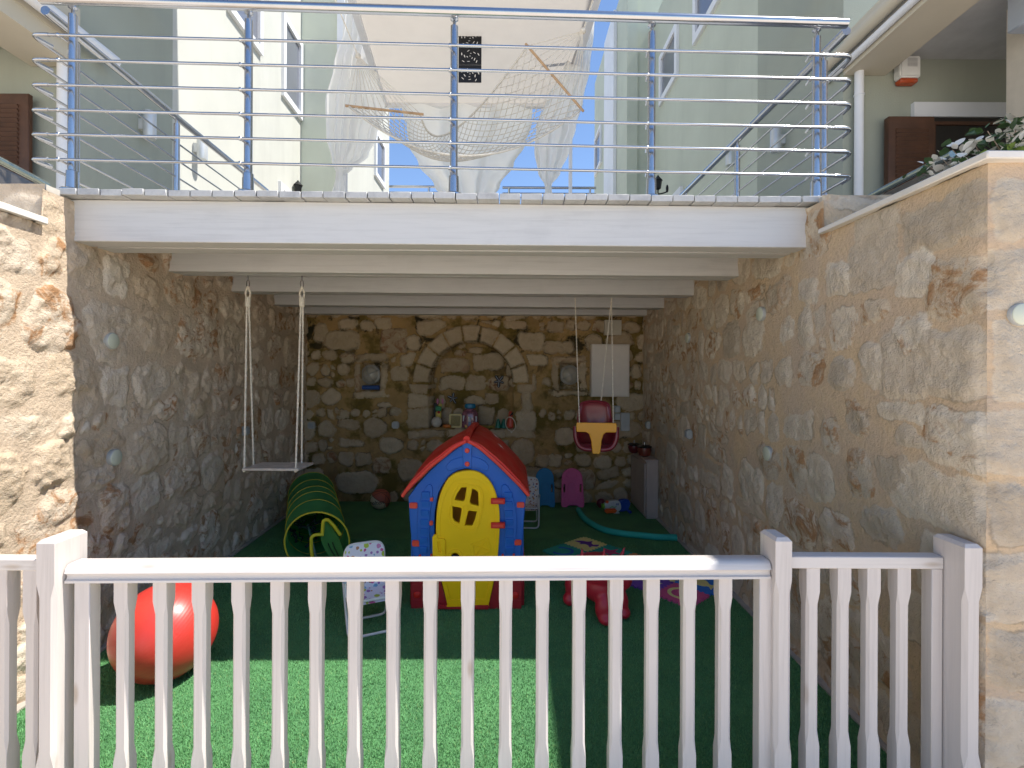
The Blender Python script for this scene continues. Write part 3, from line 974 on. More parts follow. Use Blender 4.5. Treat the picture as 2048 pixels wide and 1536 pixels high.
# pixel centres of the sticks -> metres
mid_px = [243, 321, 399, 477, 555, 631, 707, 784, 860, 935, 1011, 1085, 1159, 1232, 1305, 1379, 1450]
def px2x(px, yf, yo=0.012):
    x = 0
    for _ in range(6): x = ray(px, 1300)[0] * (yf(x) + yo)
    return x
mx = [px2x(p, fy) - 0.004 * ((p - 1024) / 700) * -1 for p in mid_px]
fence_panel('wide middle panel of the white timber fence with a moulded top rail', -1.562, 0.944, fy, 0.937, 0.062, 0.066, mx, 0.12, 0.765, 0.262, moulded=True,
            stiles=((px2x(168, fy), 0.055), (px2x(1530, fy), 0.052)))
def fyr(x): return 1.795 + 0.0 * x
rx_ = [px2x(p, fyr, 0.004) for p in (1627, 1688, 1748, 1809)]
fence_panel('narrow right panel of the white timber fence, next to the stone wall', 1.010, 1.570, fyr, 0.957, 0.044, 0.05, rx_, 0.12, 0.792, 0.300,
            stiles=((1.548, 0.040),))
def fyl(x): return 1.735
lx_ = [px2x(p, fyl, 0.004) for p in (58, 0)] + [-1.99, -2.10, -2.21, -2.30]
fence_panel('short left panel of the white fence, before the sunlit stone', -2.335, -1.634, fyl, 0.957, 0.04, 0.05, lx_, 0.12, 0.735, 0.30)

# ------------------------------------------------------------------ houses either side of the deck
def hitw(px, py, wall): return W(px, py, *wall)
LB = (-3.60, 4.1, -0.047)
LB2 = (-3.06, 9.0, -0.01)
RB = (2.93, 4.4, 0.0)
RB2 = (2.42, 10.5, 0.0)
def wall_window(root, wall, pts, side, fr=0.10, up=None):
    """window on a side wall: pts = near-bottom-left style pixel box (px_near, px_far, py_top_near, py_bot_near)"""
    pn, pf, pt, pb = pts
    a = hitw(pn, pb, wall); b = hitw(pf, 200, wall)
    z0, z1 = a.z, (hitw(pn, pt, wall).z if up is None else up)
    y0, y1 = a.y, b.y
    def X(y): return wall[0] + wall[2] * (y - wall[1])
    s = side
    f = MB()
    for (ya, yb, za, zb) in ((y0, y1, z0, z0 + fr), (y0, y1, z1 - fr, z1), (y0, y0 + fr, z0 + fr, z1 - fr), (y1 - fr, y1, z0 + fr, z1 - fr)):
        f.prism([(X(ya) - s * 0.02, ya), (X(ya) + s * 0.05, ya), (X(yb) + s * 0.05, yb), (X(yb) - s * 0.02, yb)], (za, zb), 'z')
    w = f.build('window', M_trim, root, smooth=False)
    g = MB(); g.prism([(X(y0) - s * 0.01, y0 + fr), (X(y0) + s * 0.012, y0 + fr), (X(y1) + s * 0.012, y1 - fr), (X(y1) - s * 0.01, y1 - fr)], (z0 + fr, z1 - fr), 'z')
    g.build('pane', M_glass, w, smooth=False)
def houses():
    # left
    L = thing('house', 'cream rendered house on the left, sunlit beyond its grey green shaded end', 'house', (-4.2, 5, DECKZ))
    def X(y): return LB[0] + LB[2] * (y - LB[1])
    ybd = W(345, 200, *LB).y
    m = MB(); m.prism([(X(ybd), ybd), (X(9.0), 9.0), (-14, 9.0), (-14, ybd)], (DECKZ, 10.4), 'z'); m.build('wall', M_render, L, smooth=False)
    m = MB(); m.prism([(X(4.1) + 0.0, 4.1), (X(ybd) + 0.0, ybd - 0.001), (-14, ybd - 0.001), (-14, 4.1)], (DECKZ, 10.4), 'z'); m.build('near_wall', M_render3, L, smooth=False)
    L['label'] = L['label']
    m = MB(); m.prism([(LB2[0], 9.002), (LB2[0] - 0.04, 12.4), (-14, 12.4), (-14, 9.002)], (DECKZ, 10.4), 'z'); m.build('far_wall', M_render, L, smooth=False)
    m = MB(); m.prism([(X(9.0) + 0.006, 8.93), (LB2[0] + 0.002, 8.93), (LB2[0] + 0.002, 8.998), (X(9.0) + 0.006, 8.998)], (DECKZ, 10.4), 'z'); m.build('end_wall', mat('light_green_render', (0.58, 0.61, 0.51), 0.9, 0, 0.03, 1.5, 0.25, 90), L, smooth=False)
    m = MB(); m.bb(LB2[0] - 0.10, LB2[0] + 0.03, 8.86, 8.928, DECKZ, 10.3); m.build('corner_trim', M_trim, L, smooth=False)
    q = W(607, 200, *LB)
    m = MB(); m.tube([(q.x + 0.09, q.y, DECKZ), (q.x + 0.09, q.y, 10.3)], 0.075, 14); m.build('downpipe', M_trim, L)
    for w in ((562, 601, 20, 190),): wall_window(L, LB, w, 1)
    wall_window(L, LB, (452, 520, -60, 18), 1, up=7.9)
    wall_window(L, LB, (556, 592, 362, 420), 1)
    wall_window(L, LB2, (748, 768, 255, 350), 1)
    m = MB(); m.bb(-14, X(4) + 0.02, 2.2, 4.05, 4.27, 4.55); m.build('porch_roof', M_soffit, L, smooth=False)
    m = MB(); m.prism([(X(4.1) + 0.02, 1.8), (X(4.1) - 0.38, 1.8), (X(4.1) - 0.38, 4.09), (X(4.1) + 0.02, 4.09)], (4.13, 4.60), 'z'); m.build('porch_beam', M_soffit, L, smooth=False)
    m = MB(); m.tube([(X(4.1) + 0.10, 1.8, 4.33), (X(4.1) + 0.10, 4.35, 4.33)], 0.055, 14); m.build('gutter', M_trim, L)
    m = MB(); m.tube([(X(4.1) - 0.06, 4.03, DECKZ), (X(4.1) - 0.06, 4.03, 4.12)], 0.045, 12); m.build('porch_downpipe', M_trim, L)
    sh = MB(); a = P(-70, 366, 4.04); b = P(67, 192, 4.04)
    sh.bb(a.x, b.x, 4.00, 4.04, DECKZ, b.z)
    s = sh.build('shutter', M_brown, L, bevel=0.006)
    lv = MB()
    z = DECKZ + 0.1
    while z < b.z - 0.1:
        lv.box(((a.x + b.x) / 2, 3.995, z), (b.x - a.x - 0.16, 0.012, 0.03), M=Matrix.Rotation(R(35), 3, 'X')); z += 0.038
    lv.build('louvres', M_brown, s, smooth=False)
    # unseen slab, added above the frame to shade the near wall
    m = MB(); m.bb(-14, -0.95, 2.0, ybd, 7.35, 7.55); m.build('shade_slab', M_soffit, L, smooth=False)
    # right
    Rr = thing('house', 'pale green rendered house on the right, all in shade, with a porch and brown shutters', 'house', (3.2, 5, DECKZ))
    yb = W(1515, 200, *RB).y
    m = MB(); m.bb(2.93, 14, yb, 10.5, DECKZ, 8.95); m.build('wall', M_render2, Rr, smooth=False)
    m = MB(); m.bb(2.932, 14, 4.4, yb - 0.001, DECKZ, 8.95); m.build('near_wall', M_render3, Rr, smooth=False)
    m = MB(); m.bb(2.42, 14, 10.502, 14.7, DECKZ, 10.2); m.build('far_wall', M_render2, Rr, smooth=False)
    m = MB(); m.bb(2.40, 2.62, 10.43, 10.499, DECKZ, 10.2); m.build('corner_trim', M_render2, Rr, smooth=False)
    q = W(1226, 200, *RB2)
    m = MB(); m.bb(2.34, 2.415, q.y - 0.45, q.y + 0.75, DECKZ, 10.1); m.build('pilaster', M_trim, Rr, smooth=False)
    wall_window(Rr, RB, (1358, 1322, 40, 150), -1, fr=0.12)
    wall_window(Rr, RB, (1442, 1390, -80, 0), -1, up=7.9, fr=0.12)
    wall_window(Rr, RB2, (1204, 1192, 245, 325), -1)
    wall_window(Rr, RB, (1366, 1340, 372, 420), -1)
    m = MB(); m.bb(2.95, 14, 1.0, 4.398, 4.42, 4.55); m.build('porch_roof', mat('porch_ceiling_paint', (0.50, 0.50, 0.50), 0.9), Rr, smooth=False)
    m = MB(); m.bb(2.93, 3.30, 1.0, 4.395, 4.27, 4.62); m.build('porch_beam', M_soffit, Rr, smooth=False)
    m = MB(); m.tube([(2.86, 1.0, 4.43), (2.86, 4.6, 4.43)], 0.05, 14); m.build('gutter', M_soffit, Rr)
    m = MB(); m.tube([(2.90, 1.0, 4.33), (2.90, 4.6, 4.33)], 0.03, 12); m.build('gutter_lip', M_trim, Rr)
    p = P(1720, 300, 4.33)
    m = MB(); m.tube([(p.x, 4.345, DECKZ), (p.x, 4.345, 4.27)], 0.036, 12); m.tube([(p.x, 4.345, 4.06), (p.x, 4.345, 4.075)], 0.042, 12)
    m.build('porch_downpipe', M_trim, Rr)
    a, b = P(1770, 392, 4.33), P(1862, 237, 4.33)
    m = MB(); m.bb(a.x, b.x, 4.29, 4.35, DECKZ, b.z); s = m.build('shutter', M_brown, Rr, bevel=0.006)
    lv = MB(); z = DECKZ + 0.1
    while z < b.z - 0.09:
        lv.box(((a.x + b.x) / 2, 4.287, z), (b.x - a.x - 0.12, 0.012, 0.03), M=Matrix.Rotation(R(35), 3, 'X')); z += 0.036
    lv.build('louvres', M_brown, s, smooth=False)
    c, d = P(1825, 235, 4.38), P(2030, 207, 4.38)
    m = MB(); m.bb(c.x, d.x, 4.36, 4.40, c.z, d.z); m.build('lintel', M_trim, Rr, smooth=False)
    m = MB(); m.bb(b.x + 0.005, d.x, 4.372, 4.395, DECKZ, c.z - 0.002); m.build('doorway_shade', mat('dark_interior', (0.02, 0.016, 0.013), 0.6), Rr, smooth=False)  # flat dark sheet across the opening; the unlit interior is put into its colour
    m = MB(); m.bb(b.x + 0.005, d.x, 4.355, 4.371, c.z - 0.075, c.z - 0.045); m.bb(b.x + 0.005, b.x + 0.05, 4.34, 4.371, DECKZ, c.z - 0.08); m.build('door_frame', M_brown, Rr, smooth=False)
    e = P(2012, 300, 3.80)
    m = MB(); m.bb(e.x, e.x + 1.2, 3.6, 3.80, DECKZ - 0.01, 4.45); m.build('porch_pillar', mat('beige_wall_paint', (0.56, 0.50, 0.41), 0.85), Rr, smooth=False)
    e = P(2040, 45, 3.5)
    m = MB(); m.bb(e.x, e.x + 0.3, 3.40, 3.598, e.z - 0.02, e.z + 0.25)
    tag(m.build('wall_light', mat('grey_fitting', (0.36, 0.40, 0.46), 0.5), None, at=(e.x, 3.5, e.z), bevel=0.01), 'grey box light fixed high on the porch pillar at the right edge', 'wall light')
    # alarm box
    a, b = P(1787, 173, 4.39), P(1828, 122, 4.39)
    al = thing('alarm_siren', 'white alarm siren box with orange lower strip on the right porch wall', 'alarm', ((a.x + b.x) / 2, 4.395, a.z))
    m = MB(); m.bb(a.x, b.x, 4.31, 4.398, a.z + 0.04, b.z); m.build('housing', mat('white_plastic', (0.74, 0.74, 0.71), 0.45), al, bevel=0.012, seg=2)
    m = MB(); m.bb(a.x + 0.012, b.x - 0.012, 4.32, 4.398, a.z, a.z + 0.043); m.build('strobe', mat('orange_lens', (0.42, 0.07, 0.02), 0.25), al, bevel=0.012)
    g = MB()
    for i in range(7): g.bb(a.x + 0.06, b.x - 0.035, 4.3065, 4.3095, b.z - 0.03 - i * 0.011, b.z - 0.026 - i * 0.011)
    g.build('grille', mat('grey_plastic', (0.35, 0.35, 0.35), 0.5), al, smooth=False)
houses()
M_lampbody = mat('satin_grey_metal', (0.55, 0.57, 0.58), 0.35, 0.3)
def tube_lamp(px, py, wall, label):
    q = hitw(px, py, wall)
    s = 1 if q.x < 0 else -1
    r = thing('wall_lamp', label, 'wall lamp', (q.x, q.y, q.z))
    h = 0.13
    m = MB(); m.lathe([(0.052, -h), (0.055, -h + 0.01), (0.055, h - 0.01), (0.052, h)], (q.x + s * 0.09, q.y, q.z), 20); m.build('shade', M_lampbody, r)
    m = MB(); m.bb(min(q.x, q.x + s * 0.05), max(q.x, q.x + s * 0.05), q.y - 0.03, q.y + 0.03, q.z - 0.05, q.z + 0.05); m.build('bracket', M_lampbody, r)
tube_lamp(281, 250, LB, 'pale tube wall lamp on the shaded part of the left house')
tube_lamp(389, 297, LB, 'pale tube wall lamp on the sunlit part of the left house')
tube_lamp(1568, 280, RB, 'grey tube wall lamp on the darker part of the right house wall')
tube_lamp(1474, 311, RB, 'grey tube wall lamp on the lighter part of the right house wall')
def lantern(px, py, Y, label, s):
    q = P(px, py, Y)
    r = thing('lantern', label, 'lantern', q)
    m = MB(); m.lathe([(0.02, -0.10), (0.05, -0.08), (0.07, 0.05), (0.085, 0.06), (0.03, 0.12), (0.01, 0.15)], q, 6); m.build('cage', M_black, r)
    m = MB(); m.tube(bent([q + Vector((0, 0, -0.1)), q + Vector((0, 0, -0.18)), q + Vector((s * 0.16, 0, -0.14)), q + Vector((s * 0.16, 0, -0.02))], 0.05), 0.012, 8)
    m.ball(q + Vector((s * 0.16, 0, -0.08)), 0.05, 10, 8, (0.5, 0.5, 1.4)); m.build('bracket', M_black, r)
lantern(1316, 368, 8.6, 'black carriage lantern on the right house near the deck railing', 1)
lantern(596, 378, 8.6, 'black carriage lantern low on the left house wall', -1)

# small green-grey tube handrails on the steps behind the side walls
def step_rail(pts, label):
    m = MB(); m.tube(pts, 0.022, 12)
    r = thing('step_railing', label, 'railing', pts[0])
    m.build('handrail', mat('dull_green_steel', (0.30, 0.34, 0.30), 0.25, 0.9), r)
    q = pts[0] + (pts[1] - pts[0]) * 0.08
    m = MB(); m.tube([(q.x, q.y, DECKZ - 0.05), (q.x, q.y, q.z)], 0.016, 10); m.build('post', M_steel, r)
    d = pts[1] - pts[0]
    g = MB(); a = pts[0] + d * 0.1; b = pts[1]
    g.add([a + Vector((0, 0, -0.03)), b + Vector((0, 0, -0.03)), Vector((b.x, b.y, min(a.z, b.z) - 0.3)), Vector((a.x, a.y, min(a.z, b.z) - 0.3)),
           a + Vector((0, 0.008, -0.03)), b + Vector((0, 0.008, -0.03)), Vector((b.x, b.y + 0.008, min(a.z, b.z) - 0.3)), Vector((a.x, a.y + 0.008, min(a.z, b.z) - 0.3))],
          [(0, 1, 2, 3), (7, 6, 5, 4), (0, 4, 5, 1), (2, 6, 7, 3), (1, 5, 6, 2), (0, 3, 7, 4)])
    g.build('glass_panel', mat('smoked_glass', (0.08, 0.07, 0.06), 0.15), r, smooth=False)
step_rail([P(1742, 392, 3.5), P(1905, 308, 2.9)], 'green grey tube handrail rising behind the flowering plant on the right')
step_rail([P(93, 370, 3.3), P(-40, 300, 2.7)], 'green grey tube handrail above the stone wall at the left edge')

# railings far behind at the deck's end
def far_rail(px0, px1, pys, Y, posts, label):
    r = thing('steel_railing', label, 'railing', (P(px0, pys[0], Y).x, Y, DECKZ), group='distant railings against the sky')
    for i, py in enumerate(pys):
        m = MB(); a, b = P(px0, py - 2, Y), P(px1, py + 1, Y)
        b.z = a.z
        m.tube([a, b], 0.035 if i == 0 else 0.016, 8); m.build('handrail' if i == 0 else 'bar', M_steel, r)
    for px in posts:
        q = P(px, pys[0], Y)
        m = MB(); m.tube([(q.x, Y, DECKZ), (q.x, Y, q.z)], 0.03, 8); m.build('post', M_steel, r)
far_rail(760, 900, (375, 386, 396), 12.6, (764, 858), 'far steel railing seen against the sky left of the white drape')
far_rail(1005, 1192, (377, 388, 397), 12.6, (1018, 1180), 'far steel railing seen against the sky right of the white drape')

# ------------------------------------------------------------------ gazebo canopy, drapes, hammock on the deck
def cloth_mat(name, col, transl=0.35, alpha=1.0, rough=0.9):
    t = NT(name)
    co = t.coord()
    c = t.ramp(t.noise(co, 5, 4), [(0.3, tuple(x * 0.95 for x in col)), (0.7, col)])
    d = t.n('ShaderNodeBsdfDiffuse'); t.l(c, d.inputs[0])
    tr_ = t.n('ShaderNodeBsdfTranslucent'); t.l(c, tr_.inputs[0])
    mx_ = t.n('ShaderNodeMixShader'); mx_.inputs[0].default_value = transl
    t.l(d.outputs[0], mx_.inputs[1]); t.l(tr_.outputs[0], mx_.inputs[2])
    out = mx_.outputs[0]
    if alpha < 1:
        tp = t.n('ShaderNodeBsdfTransparent')
        m2 = t.n('ShaderNodeMixShader'); m2.inputs[0].default_value = alpha
        t.l(tp.outputs[0], m2.inputs[1]); t.l(out, m2.inputs[2]); out = m2.outputs[0]
    bp = t.n('ShaderNodeBump', Strength=0.2, Distance=0.004)
    t.l(t.noise(co, 300, 2), bp.inputs['Height'])
    t.l(bp.outputs[0], d.inputs['Normal'])
    t.t.nodes.remove(t.b)
    t.l(out, t.o.inputs['Surface'])
    return t.m
def sheet(name, fn, nu, nv, material, parent=None, at=None):
    m = MB()
    vs = [fn(i / (nu - 1), j / (nv - 1)) for i in range(nu) for j in range(nv)]
    fs = [(i * nv + j, (i + 1) * nv + j, (i + 1) * nv + j + 1, i * nv + j + 1) for i in range(nu - 1) for j in range(nv - 1)]
    m.add(vs, fs)
    return m.build(name, material, parent, at=at, ang=180)
def gazebo():
    r = thing('gazebo', 'white framed gazebo with a flat beige fabric canopy on the deck', 'gazebo', (-0.4, 5.4, DECKZ))
    bl, br = P(775, 208, 6.6), P(1122, 210, 6.6)
    fl, fr = P(702, -20, 4.55), P(1194, -20, 4.55)
    zc = bl.z
    fab = cloth_mat('beige_canopy_fabric', (0.52, 0.485, 0.44), 0.36)
    def fn(u, v):
        a = fl.lerp(bl, v); b = fr.lerp(br, v)
        p = a.lerp(b, u); p.z = zc - 0.05 * math.sin(PI * u) * math.sin(PI * v) + 0.004 * math.sin(v * 40)
        return p
    sheet('canopy', fn, 24, 24, fab, r)
    ca = Vector((fl.x, fl.y, zc)); cb = Vector((fr.x, fr.y, zc)); cc = Vector((bl.x, bl.y, zc)); cd_ = Vector((br.x, br.y, zc))
    def bar(a, b, w=0.05, name='frame_beam'):
        d = (b - a).normalized(); nrm = Vector((-d.y, d.x, 0)) * w / 2
        m = MB(); m.prism([(a.x + nrm.x, a.y + nrm.y), (b.x + nrm.x, b.y + nrm.y), (b.x - nrm.x, b.y - nrm.y), (a.x - nrm.x, a.y - nrm.y)], (a.z - 0.045, a.z + 0.045), 'z')
        m.build(name, M_trim, r, bevel=0.004)
    o = Vector((0.035, 0, 0))
    bar(ca - o, cc - o, 0.07); bar(cb + o, cd_ + o, 0.07); bar(cc, cd_, 0.06)
    for x in (br.x + 0.13,):
        m = MB(); m.bb(x - 0.022, x + 0.022, 6.58, 6.625, DECKZ, zc + 0.04); m.build('post', M_trim, r, bevel=0.003)
    m = MB(); m.bb(cc.x - 0.58, cc.x - 0.535, 6.58, 6.625, DECKZ, zc + 0.04); m.build('post', M_trim, r, bevel=0.003)
    bar(Vector((cc.x - 0.56, 6.6, zc)), cc, 0.05)
    bar(cd_, Vector((cd_.x + 0.13, 6.6, zc)), 0.05)
    for p in (fl, fr):
        q = Vector((p.x * 1.02, 4.5, zc)); 
        m = MB(); m.bb(q.x - 0.03, q.x + 0.03, 4.44, 4.5, zc - 0.045, zc + 0.045); m.build('bracket', M_trim, r)
    m = MB(); m.bb(-3.62, 2.93, 4.43, 4.50, zc + 0.05, zc + 0.17); m.build('cross_beam', M_trim, r)
gazebo()
M_sheer = cloth_mat('sheer_white_cloth', (0.88, 0.87, 0.85), 0.55, 0.93)
M_sheer2 = cloth_mat('white_drape_cloth', (0.90, 0.89, 0.87), 0.6)
def drape(label, Y, rows, material, folds=9, amp=0.05, phase=0.0, thick=0.0):
    """rows: (py, px_left, px_right) outline in the photo at depth Y"""
    ys = [r_[0] for r_ in rows]
    def fn(u, v):
        py = ys[0] + (ys[-1] - ys[0]) * v
        i = max(k for k in range(len(ys)) if ys[k] <= py + 1e-6); i = min(i, len(ys) - 2)
        t = (py - ys[i]) / (ys[i + 1] - ys[i]); t = t * t * (3 - 2 * t)
        l = rows[i][1] * (1 - t) + rows[i + 1][1] * t
        q = rows[i][2] * (1 - t) + rows[i + 1][2] * t
        wf = min(1.0, (q - l) / 60.0)
        p = P(l + (q - l) * u, py, Y)
        f = math.sin(u * folds * 2 * PI + phase + 1.3 * math.sin(v * 3)) * amp * wf + 0.15 * amp * math.sin(u * folds * 4.7 * PI + 2 + v * 4)
        return Vector((p.x + 0.15 * f, p.y + f, p.z))
    r0 = P((rows[-1][1] + rows[-1][2]) / 2, rows[-1][0], Y)
    o = sheet('drape', fn, 90, 50, material, at=r0)
    return tag(o, label, 'curtain', 'white drapes of the gazebo')
drape('sheer white curtain tied in a knot left of the hammock, long outer half', 5.6,
      [(-30, 690, 745), (60, 684, 740), (130, 664, 728), (200, 648, 722), (270, 650, 708), (320, 662, 692), (348, 672, 684), (356, 670, 686), (405, 658, 690)], M_sheer, 4, 0.035)
drape('sheer white curtain flap behind the hammock, swinging right from the left knot', 5.8,
      [(60, 706, 730), (150, 706, 752), (220, 700, 770), (270, 696, 752), (310, 688, 735), (340, 678, 702), (352, 674, 686)], M_sheer, 3, 0.035, 1.0)
drape('broad white drape hanging from the rear edge of the canopy, gathered toward its foot', 6.45,
      [(212, 800, 1064), (250, 812, 1062), (290, 818, 1050), (330, 838, 1028), (370, 868, 1000), (408, 896, 972)], M_sheer2, 3, 0.06, 2.0)
drape('white curtain tied in a low knot at the right of the gazebo', 5.7,
      [(-30, 1176, 1200), (60, 1162, 1188), (130, 1128, 1180), (200, 1092, 1166), (250, 1072, 1152), (300, 1068, 1138), (345, 1076, 1120), (372, 1090, 1102), (380, 1090, 1104), (410, 1084, 1106)], M_sheer2, 3, 0.04, 0.6)
def hammock():
    r = thing('hammock', 'cream rope net hammock with two wooden spreader bars hanging on the deck', 'hammock', P(930, 300, 4.9))
    kl, kr = P(716, 112, 4.95), P(1166, 62, 4.75)
    L0, L1 = P(697, 212, 4.75), P(841, 228, 5.05)          # left bar
    R0, R1 = P(1163, 218, 4.7), P(1055, 92, 4.85)          # right bar (low end, high end)
    M_bar = mat('pale_spreader_wood', (0.50, 0.31, 0.16), 0.5, 0, 0.15, 12)
    for a, b in ((L0, L1), (R0, R1)):
        d = (b - a).normalized() * 0.03
        m = MB(); m.tube([a - d, b + d], 0.0125, 10); m.build('spreader_bar', M_bar, r)
    n = 12
    for k, a, b, nm in ((kl, L0, L1, 'l'), (kr, R0, R1, 'r')):
        m = MB()
        for i in range(n):
            m.tube([k, a.lerp(b, i / (n - 1))], 0.0035, 5)
        m.ball(k, 0.03, 8, 6)
        m.tube([k, k + Vector((-0.3 if nm == 'l' else 0.25, -0.25, 0.75))], 0.006, 6)
        m.build('end_cords', M_rope, r)
    lowA, lowB = P(930, 312, 4.6), P(905, 262, 5.2)
    def edge(p0, pm, p1, t):
        # quadratic through the low point, falling fast from each bar
        c = pm * 2 - (p0 + p1) * 0.5
        return p0 * (1 - t) ** 2 + c * 2 * t * (1 - t) + p1 * t ** 2
    def S(t, s_):
        A = edge(L0, lowA, R0, t); B = edge(L1, lowB, R1, t)
        p = A.lerp(B, s_)
        p.z -= 0.16 * math.sin(PI * s_) * math.sin(PI * t) ** 0.7
        return p
    m = MB()
    nt, ns = 46, 11
    for j in range(ns + 1):
        for sg in (-1, 1):
            path = []
            for i in range(nt + 1):
                s0 = (j + sg * 0.5 * (1 if i % 2 else 0)) / ns
                path.append(S(i / nt, min(max(s0, 0), 1)))
            m.tube(path, 0.0048, 4, caps=False)
    for s_ in (0, 1):
        m.tube([S(i / 30, s_) for i in range(31)], 0.010, 6)
    m.build('net', M_rope, r, ang=180)
hammock()
def panel():
    a, b = P(917, 165, 5.2), P(963, 58, 5.2)
    r = thing('openwork_panel', 'black openwork metal panel hanging under the canopy behind the middle rail post', 'ornament', ((a.x + b.x) / 2, 5.2, b.z))
    w, h = b.x - a.x, b.z - a.z
    rn = random.Random(5)
    for q in range(3):
        z0, z1 = a.z + h * q / 3 + 0.004, a.z + h * (q + 1) / 3 - 0.004
        cx, cz = (a.x + b.x) / 2, (z0 + z1) / 2
        loops = [[(a.x, z0), (b.x, z0), (b.x, z1), (a.x, z1)]]
        for rr, n_, ph in ((0.030, 3, 0.3), (0.058, 5, 0.9), (0.090, 7, 0.1)):
            for i in range(n_):
                t = 2 * PI * i / n_ + ph + q
                if abs(rr * math.cos(t)) > w / 2 - 0.022 or abs(rr * math.sin(t)) > (z1 - z0) / 2 - 0.020: continue
                loops.append(ell(cx + rr * math.cos(t), cz + rr * math.sin(t), 0.020 if rr > 0.04 else 0.013, 0.0065, 10, rot=t + PI / 2 + 0.3))
        loops.append(ell(cx, cz, 0.008, 0.008, 8))
        o = plate('openwork_tile', loops, M_black, r, y=5.2, th=0.01, bevel=0.001)
        o.data.transform(Matrix.Translation(-Vector(r.location)))
    m = MB(); m.tube([(a.x + 0.02, 5.2, b.z), (a.x + 0.02, 5.2, 5.1)], 0.002, 4); m.tube([(b.x - 0.02, 5.2, b.z), (b.x - 0.02, 5.2, 5.1)], 0.002, 4)
    m.build('cord', M_black, r)
panel()

# ------------------------------------------------------------------ flowering shrub on the right wall
def leaf_mesh(name, pts_dirs, size, material, parent, seed, fold=0.25):
    rn = random.Random(seed)
    m = MB()
    for p in pts_dirs:
        s = size * rn.uniform(0.6, 1.25)
        q = Matrix.Rotation(rn.uniform(0, 2 * PI), 3, 'Z') @ Matrix.Rotation(rn.uniform(-0.9, 0.9), 3, 'X') @ Matrix.Rotation(rn.uniform(-0.8, 0.8), 3, 'Y')
        prof = [(0, 0), (0.30, 0.28), (0.38, 0.55), (0.2, 0.85), (0, 1.0), (-0.2, 0.85), (-0.38, 0.55), (-0.30, 0.28)]
        vs = [q @ Vector((x * s, y * s, abs(x) * s * fold)) + p for x, y in prof] + [q @ Vector((0, 0.5 * s, 0)) + p]
        m.add(vs, [(i, (i + 1) % 8, 8) for i in range(8)])
    return m.build(name, material, parent, ang=180)
def shrub():
    r = thing('flowering_shrub', 'leafy shrub with white blossom leaning over the right stone wall', 'plant', (2.15, 2.35, ZT))
    rn = random.Random(12)
    soil = MB(); soil.bb(1.94, 4.2, 1.99, 2.62, ZT - 0.08, ZT - 0.03)
    tag(soil.build('planter_soil', mat('dry_soil', (0.16, 0.11, 0.07), 0.95, 0, 0.2, 9, 0.4)), kind='structure')
    stems, leaves, flowers, young = MB(), [], [], []
    tips = [(1850, 330), (1885, 318), (1905, 300), (1945, 280), (1975, 262), (2010, 245), (2035, 240), (1925, 325), (1960, 318), (2000, 300), (2030, 285), (2060, 265), (1990, 325), (2050, 310), (2090, 280), (2130, 300)]
    for i, (px, py) in enumerate(tips):
        Y = rn.uniform(2.3, 2.5)
        tip = P(px, py, Y)
        base = Vector((2.45 + rn.uniform(-0.1, 0.1), 2.38, ZT - 0.05))
        mid = (tip + base) / 2 + Vector((rn.uniform(-.03, .03), rn.uniform(-.05, .05), 0.03))
        path = [base * (1 - t) ** 2 + mid * 2 * t * (1 - t) + tip * t * t for t in [k / 7 for k in range(8)]]
        stems.tube(path, [0.006 * (1 - 0.7 * k / 7) for k in range(8)], 5)
        for k in range(1, 8):
            for _ in range(5):
                leaves.append(path[k] + Vector((rn.gauss(0, .03), rn.gauss(0, .04), rn.gauss(0, .028))))
        for _ in range(24):
            (flowers if rn.random() < 0.75 else leaves).append(tip.lerp(base, rn.random() * 0.4) + Vector((rn.gauss(0, .022), rn.gauss(0, .03), rn.gauss(0, .02))))
    for _ in range(170):
        a = P(rn.uniform(2000, 2150), rn.uniform(290, 330), 2.05)
        young.append(a + Vector((0, rn.uniform(-0.06, 0.1), 0)))
    stems.build('stem', mat('shrub_stem', (0.30, 0.22, 0.15), 0.8), r)
    leaf_mesh('foliage', leaves, 0.048, mat('dark_leaf', (0.055, 0.105, 0.035), 0.45, 0, 0.3, 20, spec=0.4), r, 2)
    leaf_mesh('young_foliage', young, 0.035, mat('lime_leaf', (0.20, 0.27, 0.05), 0.45, 0, 0.3, 20, spec=0.4), r, 4)
    leaf_mesh('blossom', flowers, 0.050, mat('white_petal', (0.80, 0.76, 0.68), 0.6), r, 3)
shrub()

# ------------------------------------------------------------------ wall lights and fittings
M_disc = mat('pale_green_lens', (0.56, 0.58, 0.46), 0.35, 0, 0.03)
M_fit = mat('grey_light_fitting', (0.42, 0.43, 0.42), 0.4, 0.2)
def disc_light(q, nx, ny, rad, label):
    r = thing('wall_light', label, 'wall light', q)
    T = Vector((nx, ny, 0)).to_track_quat('Z', 'Y').to_matrix()
    m = MB(); m.lathe([(rad * 1.04, -0.02), (rad * 1.04, 0.003), (rad * 0.98, 0.006)], q, 28, T); m.build('rim', M_fit, r)
    m = MB(); m.lathe([(rad * 0.95, 0.005), (rad * 0.95, 0.008), (rad * 0.88, 0.010)], q, 28, T); m.build('lens', M_disc, r)
for px, py, lb in ((219, 682, 'round pale green wall light, upper one near the front of the left wall'), (225, 915, 'round pale green wall light, lower one near the front of the left wall')):
    disc_light(WL(px, py) + Vector((0.018, 0, 0)), 1, 0.05, 0.048, lb)
for px, py, lb in ((1525, 628, 'round pale green wall light, upper right one on the right wall under the beams'), (1378, 676, 'small round wall light deep on the right wall, left of the others'),
                   (1539, 907, 'round pale green wall light, lowest one on the right wall')):
    disc_light(WR(px, py) + Vector((-0.014, 0, 0)), -1, 0, 0.046, lb)
